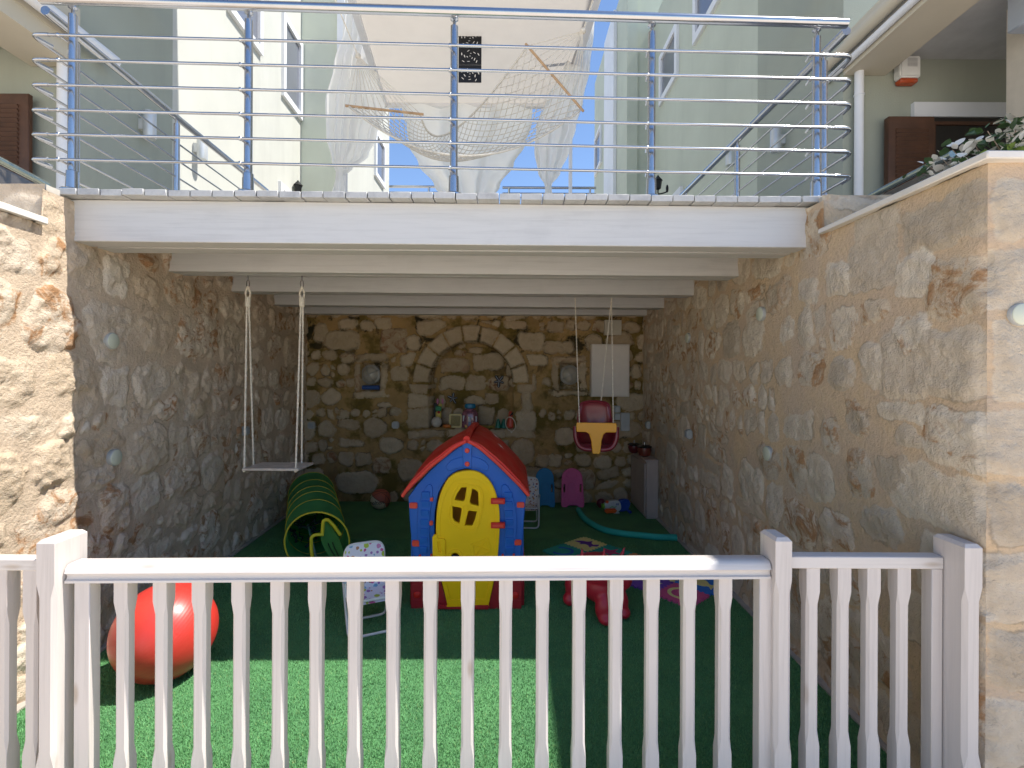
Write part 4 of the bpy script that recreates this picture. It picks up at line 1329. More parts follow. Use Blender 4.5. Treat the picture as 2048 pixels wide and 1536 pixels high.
q = P(2036, 629, 1.705); disc_light(q + Vector((0.01, 0, 0)), 0, -1, 0.038, 'round pale green wall light on the front face of the right wall')
def square_light(q, nx, ny, label):
    r = thing('wall_light', label, 'wall light', q)
    T = Matrix.Rotation(math.atan2(ny, nx) + PI / 2, 3, 'Z')
    m = MB(); m.box(q, (0.085, 0.05, 0.085), M=T); m.build('housing', M_fit, r, bevel=0.012, seg=2)
    d = Vector((nx, ny, 0)) * 0.026
    m = MB(); m.box(q + d, (0.055, 0.006, 0.055), M=T); m.build('lens', mat('frosted_grey_lens', (0.34, 0.36, 0.38), 0.4), r, bevel=0.002)
square_light(P(623, 851, 6.14), 0, -1, 'small square wall light in the left corner of the rear wall')
square_light(P(791, 850, 6.14), 0, -1, 'small square wall light on the rear wall left of the arched niche')
square_light(WL(484, 862) + Vector((0.03, 0, 0)), 1, 0, 'small square wall light on the left wall behind the swing ropes')
square_light(WR(1384, 868) + Vector((-0.03, 0, 0)), -1, 0, 'small square wall light low on the right wall, nearer one')
square_light(WR(1301, 850) + Vector((-0.03, 0, 0)), -1, 0, 'small square wall light on the right wall near the cabinet')
def bulkhead(px, py, label):
    q = P(px, py, 6.28)
    r = thing('bulkhead_lamp', label, 'lamp', q)
    T = Vector((0, -1, 0)).to_track_quat('Z', 'Y').to_matrix()
    m = MB(); m.lathe([(0.12, -0.03), (0.125, 0.0), (0.125, 0.03), (0.10, 0.045)], q, 28, T); m.build('rim', mat('cast_grey_metal', (0.36, 0.35, 0.32), 0.5, 0.4), r)
    m = MB(); m.lathe([(0.098, 0.044), (0.085, 0.075), (0.05, 0.10), (0.001, 0.108)], q, 24, T); m.build('glass_dome', mat('frosted_glass', (0.42, 0.39, 0.33), 0.25), r)
    m = MB()
    for a in (0.5, 0.5 + PI / 2):
        pts = []
        for i in range(13):
            t = PI * i / 12
            pts.append(q + Vector((0.112 * math.cos(t) * math.cos(a), -0.035 - 0.09 * math.sin(t), 0.112 * math.cos(t) * math.sin(a))))
        m.tube(pts, 0.006, 6)
    m.build('cage', MATS['cast_grey_metal'], r)
bulkhead(743, 749, 'round caged bulkhead lamp in the left square niche of the rear wall')
bulkhead(1139, 750, 'round caged bulkhead lamp in the right square niche of the rear wall')
m = MB(); c = P(742, 775, 6.12); m.tube([c + Vector((-0.105, 0, 0)), c + Vector((0.105, 0, 0))], 0.027, 14)
tag(m.build('foam_roller', mat('dark_blue_foam', (0.022, 0.07, 0.24), 0.6), at=c), 'short dark blue foam roll lying on the ledge of the left lamp niche', 'roller')
def wallbox(name, x0, y0, x1, y1, d, material, label, cat, door=True):
    a, b = P(x0, y1, BACKY - 0.05), P(x1, y0, BACKY - 0.05)
    r = thing(name, label, cat, ((a.x + b.x) / 2, BACKY, a.z))
    m = MB(); m.bb(a.x, b.x, BACKY - d, BACKY + 0.02, a.z, b.z); m.build('body', material, r, bevel=0.004)
    if door:
        m = MB(); m.bb(a.x + 0.012, b.x - 0.012, BACKY - d - 0.008, BACKY - d - 0.0005, a.z + 0.012, b.z - 0.012); m.build('door', material, r, bevel=0.003)
M_box = mat('warm_white_enamel', (0.70, 0.64, 0.58), 0.5, 0, 0.03)
wallbox('electric_cabinet', 1181, 689, 1257, 793, 0.11, M_box, 'large white electric cabinet on the rear wall behind the baby swing', 'cabinet')
wallbox('junction_box', 1209, 640, 1243, 670, 0.06, mat('dusty_white_plaster', (0.50, 0.46, 0.38), 0.85), 'small pale box under the beams above the large electric cabinet', 'box', False)
wallbox('light_switch', 1229, 812, 1241, 825, 0.05, mat('pale_grey_plastic', (0.48, 0.50, 0.50), 0.5), 'grey light switch on the rear wall, upper of two right of the baby swing', 'switch')
wallbox('light_switch', 1229, 827, 1241, 840, 0.05, MATS['pale_grey_plastic'], 'grey light switch on the rear wall, lower of two right of the baby swing', 'switch')
wallbox('access_plate', 1242, 826, 1260, 862, 0.045, MATS['pale_grey_plastic'], 'plain grey plate on the rear wall right of the two switches', 'plate', False)

# cabinet in the right rear corner with two pots on it
def cabinet():
    x0, x1, y0, y1, z1 = 1.50, 1.63, 5.50, 6.14, 0.66
    r = thing('cabinet', 'flat beige cabinet against the right wall in the rear corner', 'cabinet', (x0, y0, 0))
    m = MB(); m.bb(x0, x1, y0, y1, 0, z1 - 0.022); m.build('body', mat('beige_laminate', (0.46, 0.37, 0.32), 0.5), r, bevel=0.003)
    m = MB(); m.bb(x0 - 0.018, x0 - 0.002, y0 + 0.02, y1, 0.03, z1 - 0.05); m.build('door', MATS['beige_laminate'], r, bevel=0.003)
    m = MB(); m.bb(x0 - 0.02, x1, y0 - 0.015, y1, z1 - 0.02, z1); m.build('top', MATS['beige_laminate'], r, bevel=0.003)
cabinet()
def toy(px, py, Y, z0, label, col, dark, name='toy_helmet', s=1.0):
    q = P(px, py, Y); q.z = z0
    r = thing(name, label, 'pot', q)
    m = MB(); m.lathe([(0.035 * s, 0), (0.06 * s, 0.02), (0.072 * s, 0.07 * s), (0.066 * s, 0.10 * s), (0.058 * s, 0.10 * s), (0.055 * s, 0.03)], q, 20); m.build('bowl', mat(col[0], col[1], 0.3), r)
    m = MB(); m.lathe([(0.074 * s, 0.095 * s), (0.078 * s, 0.105 * s), (0.05 * s, 0.118 * s), (0.012, 0.124 * s)], q, 20); m.build('lid', mat(dark[0], dark[1], 0.25), r)
    m = MB(); m.tube([q + Vector((0, 0, 0.12 * s)), q + Vector((0, 0, 0.14 * s))], 0.008, 8); m.ball(q + Vector((0, 0, 0.145 * s)), 0.011, 10, 8); m.build('knob', M_steel, r)
toy(1268, 905, 5.95, 0.66, 'small dark lidded pot on the beige cabinet, the farther one', ('maroon_enamel', (0.10, 0.015, 0.02)), ('black_enamel', (0.012, 0.010, 0.012)), 'lidded_pot')
toy(1289, 912, 5.70, 0.66, 'small reddish brown lidded pot on the beige cabinet, the nearer one', ('red_brown_enamel', (0.16, 0.035, 0.022)), ('black_enamel', (0.012, 0.010, 0.012)), 'lidded_pot', 1.1)

# ------------------------------------------------------------------ things in the arched niche
NY = 6.30
def npz(px, py, Y=6.22): return P(px, py, Y)
sz = SILL + 0.005
def on_sill(px, Y): v = P(px, 857, Y); v.z = sz; return v
c = on_sill(873, 6.27); m = MB(); m.ball(c + Vector((0, 0, 0.068)), 0.068, 24, 16); c0 = m.build('ball', mat('dirty_white_ball', (0.56, 0.50, 0.42), 0.6, 0, 0.1, 30), at=c)
tag(c0, 'small off white ball at the left end of the niche shelf', 'ball')
q = on_sill(877, 6.38)
r = thing('toy_rabbit', 'tall green and yellow toy with two pink ears behind the white ball', 'toy', q)
m = MB(); m.bb(q.x - 0.065, q.x - 0.02, 6.40, 6.44, sz, sz + 0.30); m.build('backing', mat('black_plastic', (0.015, 0.015, 0.015), 0.5), r, bevel=0.006)
m = MB(); m.bb(q.x - 0.035, q.x + 0.035, 6.35, 6.40, sz + 0.10, sz + 0.20); m.build('body', mat('soft_yellow', (0.62, 0.47, 0.10), 0.6), r, bevel=0.012)
m = MB(); m.bb(q.x - 0.037, q.x + 0.037, 6.35, 6.40, sz + 0.20, sz + 0.265); m.build('head', mat('toy_green', (0.05, 0.30, 0.13), 0.6), r, bevel=0.012)
m = MB(); m.ball((q.x + 0.006, 6.348, sz + 0.185), 0.018, 10, 8); m.build('button', mat('toy_red', (0.50, 0.05, 0.04), 0.5), r)
m = MB(); m.bb(q.x + 0.005, q.x + 0.045, 6.36, 6.39, sz + 0.255, sz + 0.295); m.build('cap', MATS['soft_yellow'], r, bevel=0.008)
for dx in (-0.012, 0.052):
    m = MB(); m.ball((q.x + dx, 6.37, sz + 0.325), 0.014, 10, 10, (1, 0.7, 2.6)); m.build('ear', mat('toy_pink', (0.62, 0.22, 0.36), 0.6), r)
m = MB(); m.bb(q.x - 0.04, q.x + 0.04, 6.36, 6.40, sz, sz + 0.10); m.build('base', MATS['black_plastic'], r, bevel=0.006)
c = on_sill(894, 6.25); m = MB(); m.lathe([(0.045, 0), (0.056, 0.012), (0.05, 0.036), (0.02, 0.04)], c, 24)
tag(m.build('frisbee', mat('orange_plastic', (0.60, 0.17, 0.02), 0.4), at=c), 'flat orange disc lying between the ball and the yellow sieve', 'toy')
q = on_sill(911, 6.28)
r = thing('sand_sieve', 'square pale yellow rimmed sand sieve standing upright on the niche shelf', 'toy', q)
fr = rrect(q.x - 0.078, q.x + 0.078, sz, sz + 0.17, 0.025)
fi = rrect(q.x - 0.064, q.x + 0.064, sz + 0.014, sz + 0.156, 0.018)
o = plate('rim', [fr, fi], mat('pale_yellow_plastic', (0.60, 0.50, 0.22), 0.45), r, y=6.27, th=0.02, bevel=0.003); o.data.transform(Matrix.Translation(-Vector(r.location)))
m = MB()
for i in range(13):
    x = q.x - 0.06 + i * 0.01; m.bb(x - 0.001, x + 0.001, 6.279, 6.281, sz + 0.014, sz + 0.156)
    z = sz + 0.02 + i * 0.0106; m.bb(q.x - 0.063, q.x + 0.063, 6.2815, 6.2825, z - 0.001, z + 0.001)
m.build('mesh', MATS['pale_yellow_plastic'], r, smooth=False)
q = on_sill(940, 6.30)
r = thing('sand_toy_bag', 'clear pink bag of beach toys with a blue top on the niche shelf', 'toy bag', q)
m = MB()
prof = [(0.105, 0), (0.112, 0.03), (0.108, 0.12), (0.098, 0.18), (0.07, 0.225), (0.045, 0.24)]
m.lathe(prof, q, 24, Matrix.Diagonal((1, 0.6, 1))); m.build('bag', mat('mauve_plastic', (0.24, 0.09, 0.13), 0.15, 0, 0.4, 22, coat=0.5), r)
m = MB(); m.lathe([(0.045, 0.238), (0.068, 0.25), (0.072, 0.275), (0.06, 0.30), (0.03, 0.302)], q, 24, Matrix.Diagonal((1, 0.7, 1))); m.build('cap', mat('bright_blue_plastic', (0.01, 0.17, 0.32), 0.35), r)
for dx, w, z0, z1, cl in ((-0.075, 0.013, 0.08, 0.155, 'w'), (0.0, 0.018, 0.08, 0.14, 'w'), (0.0, 0.017, 0.02, 0.078, 'b'), (0.078, 0.013, 0.07, 0.145, 'w'), (-0.03, 0.03, 0.005, 0.04, 'y'), (0.055, 0.02, 0.02, 0.055, 'o')):
    m = MB(); m.bb(q.x + dx - w, q.x + dx + w, q.y - 0.071 + abs(dx) * 0.30, q.y - 0.062 + abs(dx) * 0.30, sz + z0, sz + z1)
    m.build('toy_piece', {'w': mat('milky_plastic', (0.52, 0.52, 0.55), 0.4), 'b': mat('dull_blue_plastic', (0.12, 0.20, 0.36), 0.4), 'y': MATS['soft_yellow'], 'o': MATS['orange_plastic']}[cl], r, bevel=0.006)
q = on_sill(974, 6.22)
m = MB(); m.tube(bent([q + Vector((-0.085, 0, 0.012)), q + Vector((-0.03, -0.01, 0.02)), q + Vector((0.02, 0, 0.008)), q + Vector((0.09, 0.01, 0.014))], 0.02), 0.008, 8)
m.ball(q + Vector((-0.04, 0, 0.015)), 0.022, 10, 8, (1.6, 1, 0.6)); m.ball(q + Vector((0.045, 0.01, 0.015)), 0.022, 10, 8, (1.6, 1, 0.6))
tag(m.build('swim_goggles', mat('olive_yellow_plastic', (0.26, 0.22, 0.03), 0.4), at=q), 'thin yellow swimming goggles lying on the niche shelf', 'goggles')
q = on_sill(1002, 6.26)
r = thing('green_toy', 'dark green plastic mould with twin peaks beside the red toy', 'toy', q)
for dx in (-0.036, 0.036):
    m = MB(); m.lathe([(0.040, 0), (0.030, 0.06), (0.014, 0.11), (0.004, 0.115)], q + Vector((dx, 0, 0)), 14); m.build('cone', mat('teal_green_plastic', (0.01, 0.14, 0.09), 0.35), r)
q = on_sill(1021, 6.25)
r = thing('toy_racket', 'red toy with black handle and looped cord at the niche right end', 'toy', q)
m = MB(); m.lathe([(0.03, 0.0), (0.05, 0.02), (0.045, 0.07), (0.028, 0.14), (0.022, 0.20), (0.012, 0.215)], q, 18); m.build('body', mat('coral_red_plastic', (0.56, 0.07, 0.035), 0.4), r)
m = MB(); m.tube([q + Vector((-0.01, -0.02, 0.155)), q + Vector((0.085, -0.02, 0.235))], 0.011, 8); m.build('handle', MATS['black_plastic'], r)
m = MB(); m.tube([q + Vector((-0.012 + 0.062 * math.sin(t) * (1 if t < 9 else 1) + 0.025 * (1 - math.cos(t)) / 2 + 0.0, -0.085, 0.145 - 0.088 * (1 - math.cos(t)))) for t in [2 * PI * i / 24 for i in range(24)]], 0.0055, 6, closed=True)
m.tube([q + Vector((0.013, -0.085, -0.03)), q + Vector((0.014, -0.085, -0.055))], 0.009, 6)
m.build('cord_loop', M_rope, r)
def flower(px, py, s, rot, label):
    q = P(px, py, 6.50)
    q.y = 6.49
    r = thing('metal_flower', label, 'ornament', q)
    for i in range(5):
        a = rot + 2 * PI * i / 5
        w = s * (0.72 if i % 2 else 0.9)
        T = Matrix.Rotation(-a, 3, 'Y')
        m = MB(); m.ball(q + T @ Vector((0, 0, w * 0.55)), w * 0.5, 12, 8, (0.48, 0.22, 1.0))
        vs = []
        cc = q + T @ Vector((0, 0, w * 0.55))
        m.v = [tuple(cc + T @ (Vector(v) - cc)) for v in m.v]
        p = m.build('petal', mat('blue_black_metal', (0.020, 0.022, 0.030), 0.3, 0.5), r)
        v_ = MB(); v_.tube([q + T @ Vector((0, -0.10 * w, w * 0.1)), q + T @ Vector((0, -0.125 * w, w * 0.55)), q + T @ Vector((0, -0.08 * w, w * 0.92))], w * 0.045, 6)
        v_.build('vein', mat('pale_vein_metal', (0.35, 0.36, 0.38), 0.4, 0.5), p)
flower(998, 762, 0.095, 0.55, 'dark metal flower with five petals fixed at the right in the niche')
flower(906, 797, 0.085, 1.15, 'dark metal flower with pale veins fixed at the left in the niche, smaller')

# ------------------------------------------------------------------ plank swing
def swing():
    r = thing('plank_swing', 'white plank swing hanging on four ropes from the deck beam', 'swing', (-1.75, 3.68, 0.92))
    top = 2.325
    y = 3.665
    hx = [P(496, 560, y).x, P(604, 566, y).x]
    sx = [P(488, 920, 3.56).x, P(591, 920, 3.56).x]
    sx2 = [P(508, 916, 3.77).x, P(604, 916, 3.77).x]
    Z = 0.925
    for i in (0, 1):
        h = Vector((hx[i], y, top))
        m = MB(); m.tube([h + Vector((0, 0, 0.02)), h + Vector((0, 0, -0.03))], 0.006, 8)
        m.tube([h + Vector((0.012 * math.cos(t), 0, -0.055 + 0.026 * math.sin(t))) for t in [2 * PI * k / 16 for k in range(16)]], 0.0035, 6, closed=True)
        m.build('hook', M_steel, r)
        k0 = h + Vector((0, 0, -0.075))
        m = MB(); m.tube([k0 + Vector((0, 0, 0.0)), k0 + Vector((-0.018, 0, -0.05)), k0 + Vector((-0.012, 0, -0.085))], 0.007, 8)
        m.tube([k0, k0 + Vector((0.018, 0, -0.05)), k0 + Vector((0.012, 0, -0.085))], 0.007, 8)
        m.lathe([(0.017, -0.15), (0.02, -0.145), (0.02, -0.085), (0.017, -0.08)], k0, 12); m.build('rope_whipping', M_rope, r)
        for xx, yy, dx in ((sx[i], 3.565, -0.008), (sx2[i], 3.765, 0.008)):
            a, b = k0 + Vector((dx, 0, -0.145)), Vector((xx, yy, Z - 0.02))
            m = MB()
            n = 60
            for ph in (0, PI):                       # two twisted strands
                pts = [a.lerp(b, t / n) + Vector((0.0032 * math.cos(t * 2.2 + ph), 0.0032 * math.sin(t * 2.2 + ph), 0)) for t in range(n + 1)]
                m.tube(pts, 0.0052, 6)
            m.ball(b, 0.013, 8, 6)
            m.build('rope', M_rope, r)
    m = MB()
    x0, x1 = P(484, 930, 3.55).x, P(597, 930, 3.55).x
    m.prism([(x0, 3.545), (x1, 3.545), (x1 + 0.012, 3.79), (x0 + 0.025, 3.79)], (Z - 0.018, Z), 'z')
    m.build('seat', mat('weathered_swing_plank', (0.46, 0.41, 0.36), 0.6, 0, 0.12, 14, 0.3, 90), r, bevel=0.003)
swing()

# ------------------------------------------------------------------ red toddler swing
def baby_swing():
    Y = 4.62
    C = P(1190, 850, Y)
    r = thing('toddler_swing', 'dark red toddler swing seat with a yellow T bar on thin ropes', 'swing', C, rz=R(-6))
    M_red = mat('dark_red_plastic', (0.22, 0.022, 0.034), 0.32, 0, 0.06, 6, coat=0.2)
    M_yel = mat('amber_plastic', (0.82, 0.36, 0.004), 0.35, 0, 0.03)
    # shell: sections from the top of the backrest round to the front lip, local x across, y depth (- = camera)
    secs = [ # z, yc(back), half width, depth forward, rim forward
        (0.212, 0.10, 0.085, 0.02), (0.20, 0.105, 0.125, 0.03), (0.15, 0.11, 0.150, 0.05), (0.08, 0.11, 0.158, 0.07), (0.02, 0.11, 0.165, 0.11),
        (-0.02, 0.105, 0.182, 0.22), (-0.06, 0.10, 0.192, 0.25), (-0.11, 0.09, 0.186, 0.25), (-0.16, 0.07, 0.165, 0.23), (-0.20, 0.03, 0.135, 0.18), (-0.222, 0.0, 0.09, 0.12)]
    def shell(th):
        out = []
        for z, yb, hw, dp in secs:
            ring = []
            for k in range(17):
                t = PI * k / 16
                x = hw * math.cos(t) * (1 if abs(math.cos(t)) < 0.9 else 1)
                yy = yb - dp + (dp) * (math.sin(t) ** 0.55)
                s_ = 1 - th / max(hw, 0.05)
                ring.append(Vector((x * s_, yb + (yy - yb) - (th if math.sin(t) > 0.2 else 0) , z + (th * 0.6 if z < -0.15 else 0))))
            out.append(ring)
        return out
    A, B = shell(0), shell(0.012)
    vs, fs = [], []
    for S_ in (A, B):
        for ring in S_: vs += ring
    n, k = len(secs), 17
    for i in range(n - 1):
        for j in range(k - 1):
            fs.append((i * k + j, i * k + j + 1, (i + 1) * k + j + 1, (i + 1) * k + j))
            o_ = n * k
            fs.append((o_ + i * k + j, o_ + (i + 1) * k + j, o_ + (i + 1) * k + j + 1, o_ + i * k + j + 1))
    o_ = n * k
    for j in range(k - 1):
        fs.append((j, o_ + j, o_ + j + 1, j + 1)); q = (n - 1) * k
        fs.append((q + j, q + j + 1, o_ + q + j + 1, o_ + q + j))
    for i in range(n - 1):
        for j in (0, k - 1): fs.append((i * k + j, (i + 1) * k + j, o_ + (i + 1) * k + j, o_ + i * k + j))
    m = MB(); m.add(vs, fs)
    sh = m.build('seat_shell', M_red, r, local=True, ang=60)
    # bottom pan and front lip
    m = MB()
    m.add([Vector((x, y, z)) for x, y, z in [(-0.15, 0.06, -0.175), (0.15, 0.06, -0.175), (0.16, -0.13, -0.165), (-0.16, -0.13, -0.165), (-0.11, 0.03, -0.215), (0.11, 0.03, -0.215), (0.12, -0.12, -0.215), (-0.12, -0.12, -0.215)]],
          [(0, 1, 2, 3), (4, 5, 6, 7), (0, 1, 5, 4), (1, 2, 6, 5), (2, 3, 7, 6), (3, 0, 4, 7)])
    m.build('seat_pan', M_red, r, local=True, bevel=0.012, seg=2)
    lip = bent([(-0.185, -0.145, 0.0), (-0.185, -0.155, -0.12), (-0.13, -0.155, -0.205), (0.13, -0.155, -0.205), (0.185, -0.155, -0.12), (0.185, -0.145, 0.0)], 0.07)
    m = MB(); m.tube(lip, 0.021, 10); m.build('front_rim', M_red, r, local=True)
    m = MB(); m.tube(bent([(-0.155, 0.08, 0.02), (-0.14, 0.09, 0.19), (-0.07, 0.09, 0.215), (0.07, 0.09, 0.215), (0.14, 0.09, 0.19), (0.155, 0.08, 0.02)], 0.06), 0.012, 8); m.build('back_rim', M_red, r, local=True)
    # yellow T bar
    tb_ = [(-0.168, 0.035), (0.168, 0.035), (0.172, 0.028), (0.172, -0.030), (0.166, -0.038), (0.085, -0.038), (0.058, -0.06), (0.040, -0.12), (0.030, -0.225), (0.024, -0.232),
           (-0.024, -0.232), (-0.030, -0.225), (-0.040, -0.12), (-0.058, -0.06), (-0.085, -0.038), (-0.166, -0.038), (-0.172, -0.030), (-0.172, 0.028)]
    plate('guard_bar', [tb_], M_yel, r, y=-0.205, th=0.03, bevel=0.006)
    T_ = Matrix.Translation(C) @ Matrix.Rotation(R(-6), 4, 'Z')
    Ti = T_.inverted()
    for (px, py), (lx, ly, lz), nm in (((1150, 597), (-0.150, -0.19, 0.035), ''), ((1223, 600), (0.150, -0.19, 0.035), ''), ((1223, 602), (0.06, 0.10, 0.20), '')):
        h = P(px, py, Y + 0.03); h.z = 2.325
        h = Ti @ h
        a, b = h, Vector((lx, ly, lz))
        m = MB(); n_ = 70
        for ph in (0, PI):
            pts = [a.lerp(b, t / n_) + Vector((0.0026 * math.cos(t * 1.9 + ph), 0.0026 * math.sin(t * 1.9 + ph), 0)) for t in range(n_ + 1)]
            m.tube(pts, 0.0036, 5)
        m.build('rope', M_rope, r, local=True)
baby_swing()

# ------------------------------------------------------------------ playhouse
def playhouse():
    X0, Y0 = P(932, 1216, 3.40).x, 3.40
    r = thing('playhouse', 'blue, red and yellow plastic playhouse with an arched yellow door', 'playhouse', (X0, Y0, 0))
    S = 3.40 / FPX
    blue = mat('royal_blue_plastic', (0.008, 0.105, 0.44), 0.45, 0, 0.05, 3, spec=0.35, rvar=0.08)
    red = mat('bright_red_plastic', (0.56, 0.018, 0.012), 0.45, 0, 0.05, 3, spec=0.35, rvar=0.08)
    dred = mat('cherry_red_plastic', (0.36, 0.014, 0.022), 0.42, 0, 0.04, 3)
    yel = mat('sunny_yellow_plastic', (0.88, 0.54, 0.002), 0.5, 0, 0.04, 3, spec=0.25, rvar=0.08)
    clip = mat('clip_red_plastic', (0.66, 0.045, 0.025), 0.4, 0, 0.04, 3)
    def L(px, py):                              # photo pixel -> local x,z on the front plane
        a, b = ray(px, py)
        return (a * Y0 - X0, CAMH + b * Y0)
    def z3(pts): return [L(790 + x / 3.841, 840 + y / 3.841) for x, y in pts]
    # front wall: blue gable upper part
    out = z3([(557, 178), (640, 228), (760, 330), (860, 425), (940, 505), (1005, 590), (995, 640), (985, 760), (975, 900), (965, 1000), (955, 1065),
              (150, 1065), (140, 980), (126, 860), (118, 760), (112, 650), (108, 592), (180, 495), (260, 408), (370, 305), (480, 222)])
    hole = z3([(545, 368), (610, 382), (670, 420), (730, 480), (770, 560), (795, 650), (806, 740), (806, 850), (800, 960), (795, 1058),
               (312, 1058), (302, 960), (298, 850), (298, 740), (310, 650), (330, 560), (372, 480), (420, 420), (480, 382)])
    plate('front_wall', [out, smooth_loop(hole[:10], 3, False) + smooth_loop(hole[10:], 3, False)], blue, r, y=0.0, th=0.045, bevel=0.006)
    # red base, two blocks joined by a low sill
    w0, w1 = L(824, 1216)[0], L(1041, 1216)[0]
    zt = L(930, 1117)[1]
    zb = 0.0
    il, ir = L(868, 1110)[0], L(1002, 1110)[0]
    jl, jr = L(900, 1207)[0], L(972, 1207)[0]
    base = [(w0, zb), (w1, zb), (w1 + 0.004, zb + 0.15), (w1 - 0.012, zt), (ir, zt), (jr + 0.03, 0.055), (jl - 0.03, 0.055), (il, zt), (w0 + 0.012, zt), (w0 - 0.004, zb + 0.15)]
    b = plate('base', [base], dred, r, y=-0.01, th=0.06, bevel=0.006)
    for x0_, x1_ in ((w0 + 0.004, w0 + 0.070), (w1 - 0.070, w1 - 0.004)):
        m = MB()
        for z in (0.055, 0.16, 0.20, 0.24, 0.28): m.bb(x0_ - 0.006, x1_ + 0.006, -0.014, -0.009, z, z + 0.004)
        m.build('moulded_ridge', dred, b, local=True)
        m = MB(); m.ball(((x0_ + x1_) / 2, -0.012, 0.095), 0.026, 14, 10, (1, 0.35, 0.9)); m.build('round_boss', red, b, local=True)
    m = MB(); m.bb(L(880, 0)[0], L(985, 0)[0], -0.05, -0.005, 0.012, 0.040); m.build('doorstep', dred, r, local=True, bevel=0.008, seg=2)
    m = MB()
    m.bb(w0, il + 0.012, -0.014, 0.03, zt - 0.004, zt + 0.008); m.bb(ir - 0.012, w1, -0.014, 0.03, zt - 0.004, zt + 0.008)
    m.build('base_trim', clip, r, local=True, bevel=0.003)
    # shutters moulded into the blue front, each with steps
    for sg in (-1, 1):
        pts = z3([(272, 498), (285, 520), (284, 600), (270, 700), (262, 800), (264, 900), (268, 985), (235, 1003), (195, 985), (182, 900), (174, 800), (182, 700), (205, 600), (245, 510)])
        if sg > 0: pts = z3([(835, 498), (822, 520), (830, 600), (842, 700), (848, 800), (846, 900), (842, 985), (875, 1003), (912, 985), (925, 900), (934, 800), (926, 700), (905, 600), (865, 510)])
        pl_ = plate('shutter', [smooth_loop(pts, 2)], blue, r, y=-0.010, th=0.012, bevel=0.003)
        xs = [p[0] for p in pts]; xa, xb = min(xs) + 0.012, max(xs) - 0.012
        m = MB()
        for k in range(7):
            z = L(0, 840 + (600 + k * 70) / 3.841 - 18)[1]
            cx = (xa + xb) / 2 + (0.01 * (3 - k) * 0.25) * (-sg)
            m.prism([(-0.012, z), (-0.019, z - 0.003), (-0.019, z - 0.007), (-0.012, z - 0.046)], (cx - 0.027, cx + 0.027), 'x')
        m.build('slat_relief', blue, pl_, local=True, bevel=0.002)
    # raised panel above the door with a central strap
    arc = lambda o: [L(790 + x / 3.841, 840 + y / 3.841) for x, y in o]
    band = smooth_loop(arc([(400, 350), (440, 310), (500, 290), (557, 284), (620, 288), (680, 312), (715, 350), (712, 378), (690, 384), (640, 366), (557, 352), (480, 366), (425, 386), (402, 374)]), 3)
    plate('gable_panel', [band], blue, r, y=-0.007, th=0.010, bevel=0.003)
    sp = [L(924, 886), (L(934, 884)[0], L(0, 882)[1]), L(946, 886), L(943, 895), L(942, 934), L(928, 934), L(927, 895)]
    plate('ridge_strap', [sp], blue, r, y=-0.016, th=0.016, bevel=0.003)
    for px, py in ((934.8, 900.5), (934.8, 927)):
        x, z = L(px, py); m = MB(); m.lathe([(0.017, 0), (0.017, 0.006), (0.012, 0.010)], (x, -0.014, z), 18, Matrix.Rotation(PI / 2, 3, 'X')); m.build('round_cap', clip, r, local=True)
    for x_, y_ in ((193, 1040), (281, 1034), (828, 1034), (913, 1032)):
        x, z = z3([(x_, y_)])[0]; m = MB(); m.lathe([(0.008, 0), (0.008, 0.012), (0.005, 0.016)], (x, 0.0, z), 12, Matrix.Rotation(PI / 2, 3, 'X')); m.build('round_cap', clip, r, local=True)
    for cx, cz, w, h in ((143, 655, 62, 44), (965, 650, 58, 42), (163, 945, 60, 46), (942, 938, 58, 42), (280, 607, 28, 36), (280, 790, 28, 36)):
        (x0_, z0_), (x1_, z1_) = z3([(cx - w / 2, cz + h / 2), (cx + w / 2, cz - h / 2)])
        m = MB(); m.bb(x0_, x1_, -0.014, 0.004, z0_, z1_); m.build('clip', clip, r, local=True, bevel=0.005, seg=2)
    # door, turned a little on its hinges
    hx = L(1003, 1000)[0]
    door = smooth_loop(z3([(580, 384), (650, 400), (710, 445), (752, 510), (780, 590), (797, 680), (800, 780), (797, 880), (790, 980), (775, 1110), (752, 1240), (730, 1340), (714, 1402), (690, 1412),
              (430, 1412), (412, 1395), (395, 1320), (370, 1220), (350, 1110), (336, 1000), (328, 880), (328, 780), (334, 680), (350, 590), (378, 510), (420, 440), (480, 398)]), 2)
    panes = [z3([(512, 503), (559, 503), (545, 600), (533, 617), (520, 618), (455, 606), (478, 550)]), z3([(592, 514), (620, 522), (645, 545), (650, 658), (585, 642), (572, 625), (575, 600)]),
             z3([(441, 644), (508, 658), (521, 672), (520, 690), (500, 790), (460, 768), (442, 740)]), z3([(560, 690), (570, 680), (637, 691), (622, 750), (600, 805), (532, 803)])]
    knob = ell(*z3([(466, 1040)])[0], 38 * S / 3.841, 40 * S / 3.841, 24)
    Md = Matrix.Translation((hx, -0.012, 0)) @ Matrix.Rotation(R(3), 4, 'Z') @ Matrix.Translation((-hx, 0, 0))
    d = plate('door', [door] + panes + [knob], yel, r, y=-0.015, th=0.03, bevel=0.005, M=Md)
    def on_door(name, loops, mt, th=0.006, bev=0.002, y=-0.019):
        return plate(name, loops, mt, d, y=y, th=th, bevel=bev, M=Md)
    def shrink(lp, f):
        cx = sum(p[0] for p in lp) / len(lp); cz = sum(p[1] for p in lp) / len(lp)
        return [(cx + (p[0] - cx) * f, cz + (p[1] - cz) * f) for p in lp]
    on_door('door_edge', [door, shrink(door, 0.90)], yel)
    win = smooth_loop(z3([(505, 476), (600, 488), (650, 505), (680, 560), (678, 660), (655, 760), (625, 835), (600, 845), (520, 835), (440, 795), (414, 755), (420, 660), (445, 560), (480, 495)]), 2)
    on_door('window_frame', [win, shrink(win, 0.93)], yel)
    x, z = z3([(546, 657)])[0]
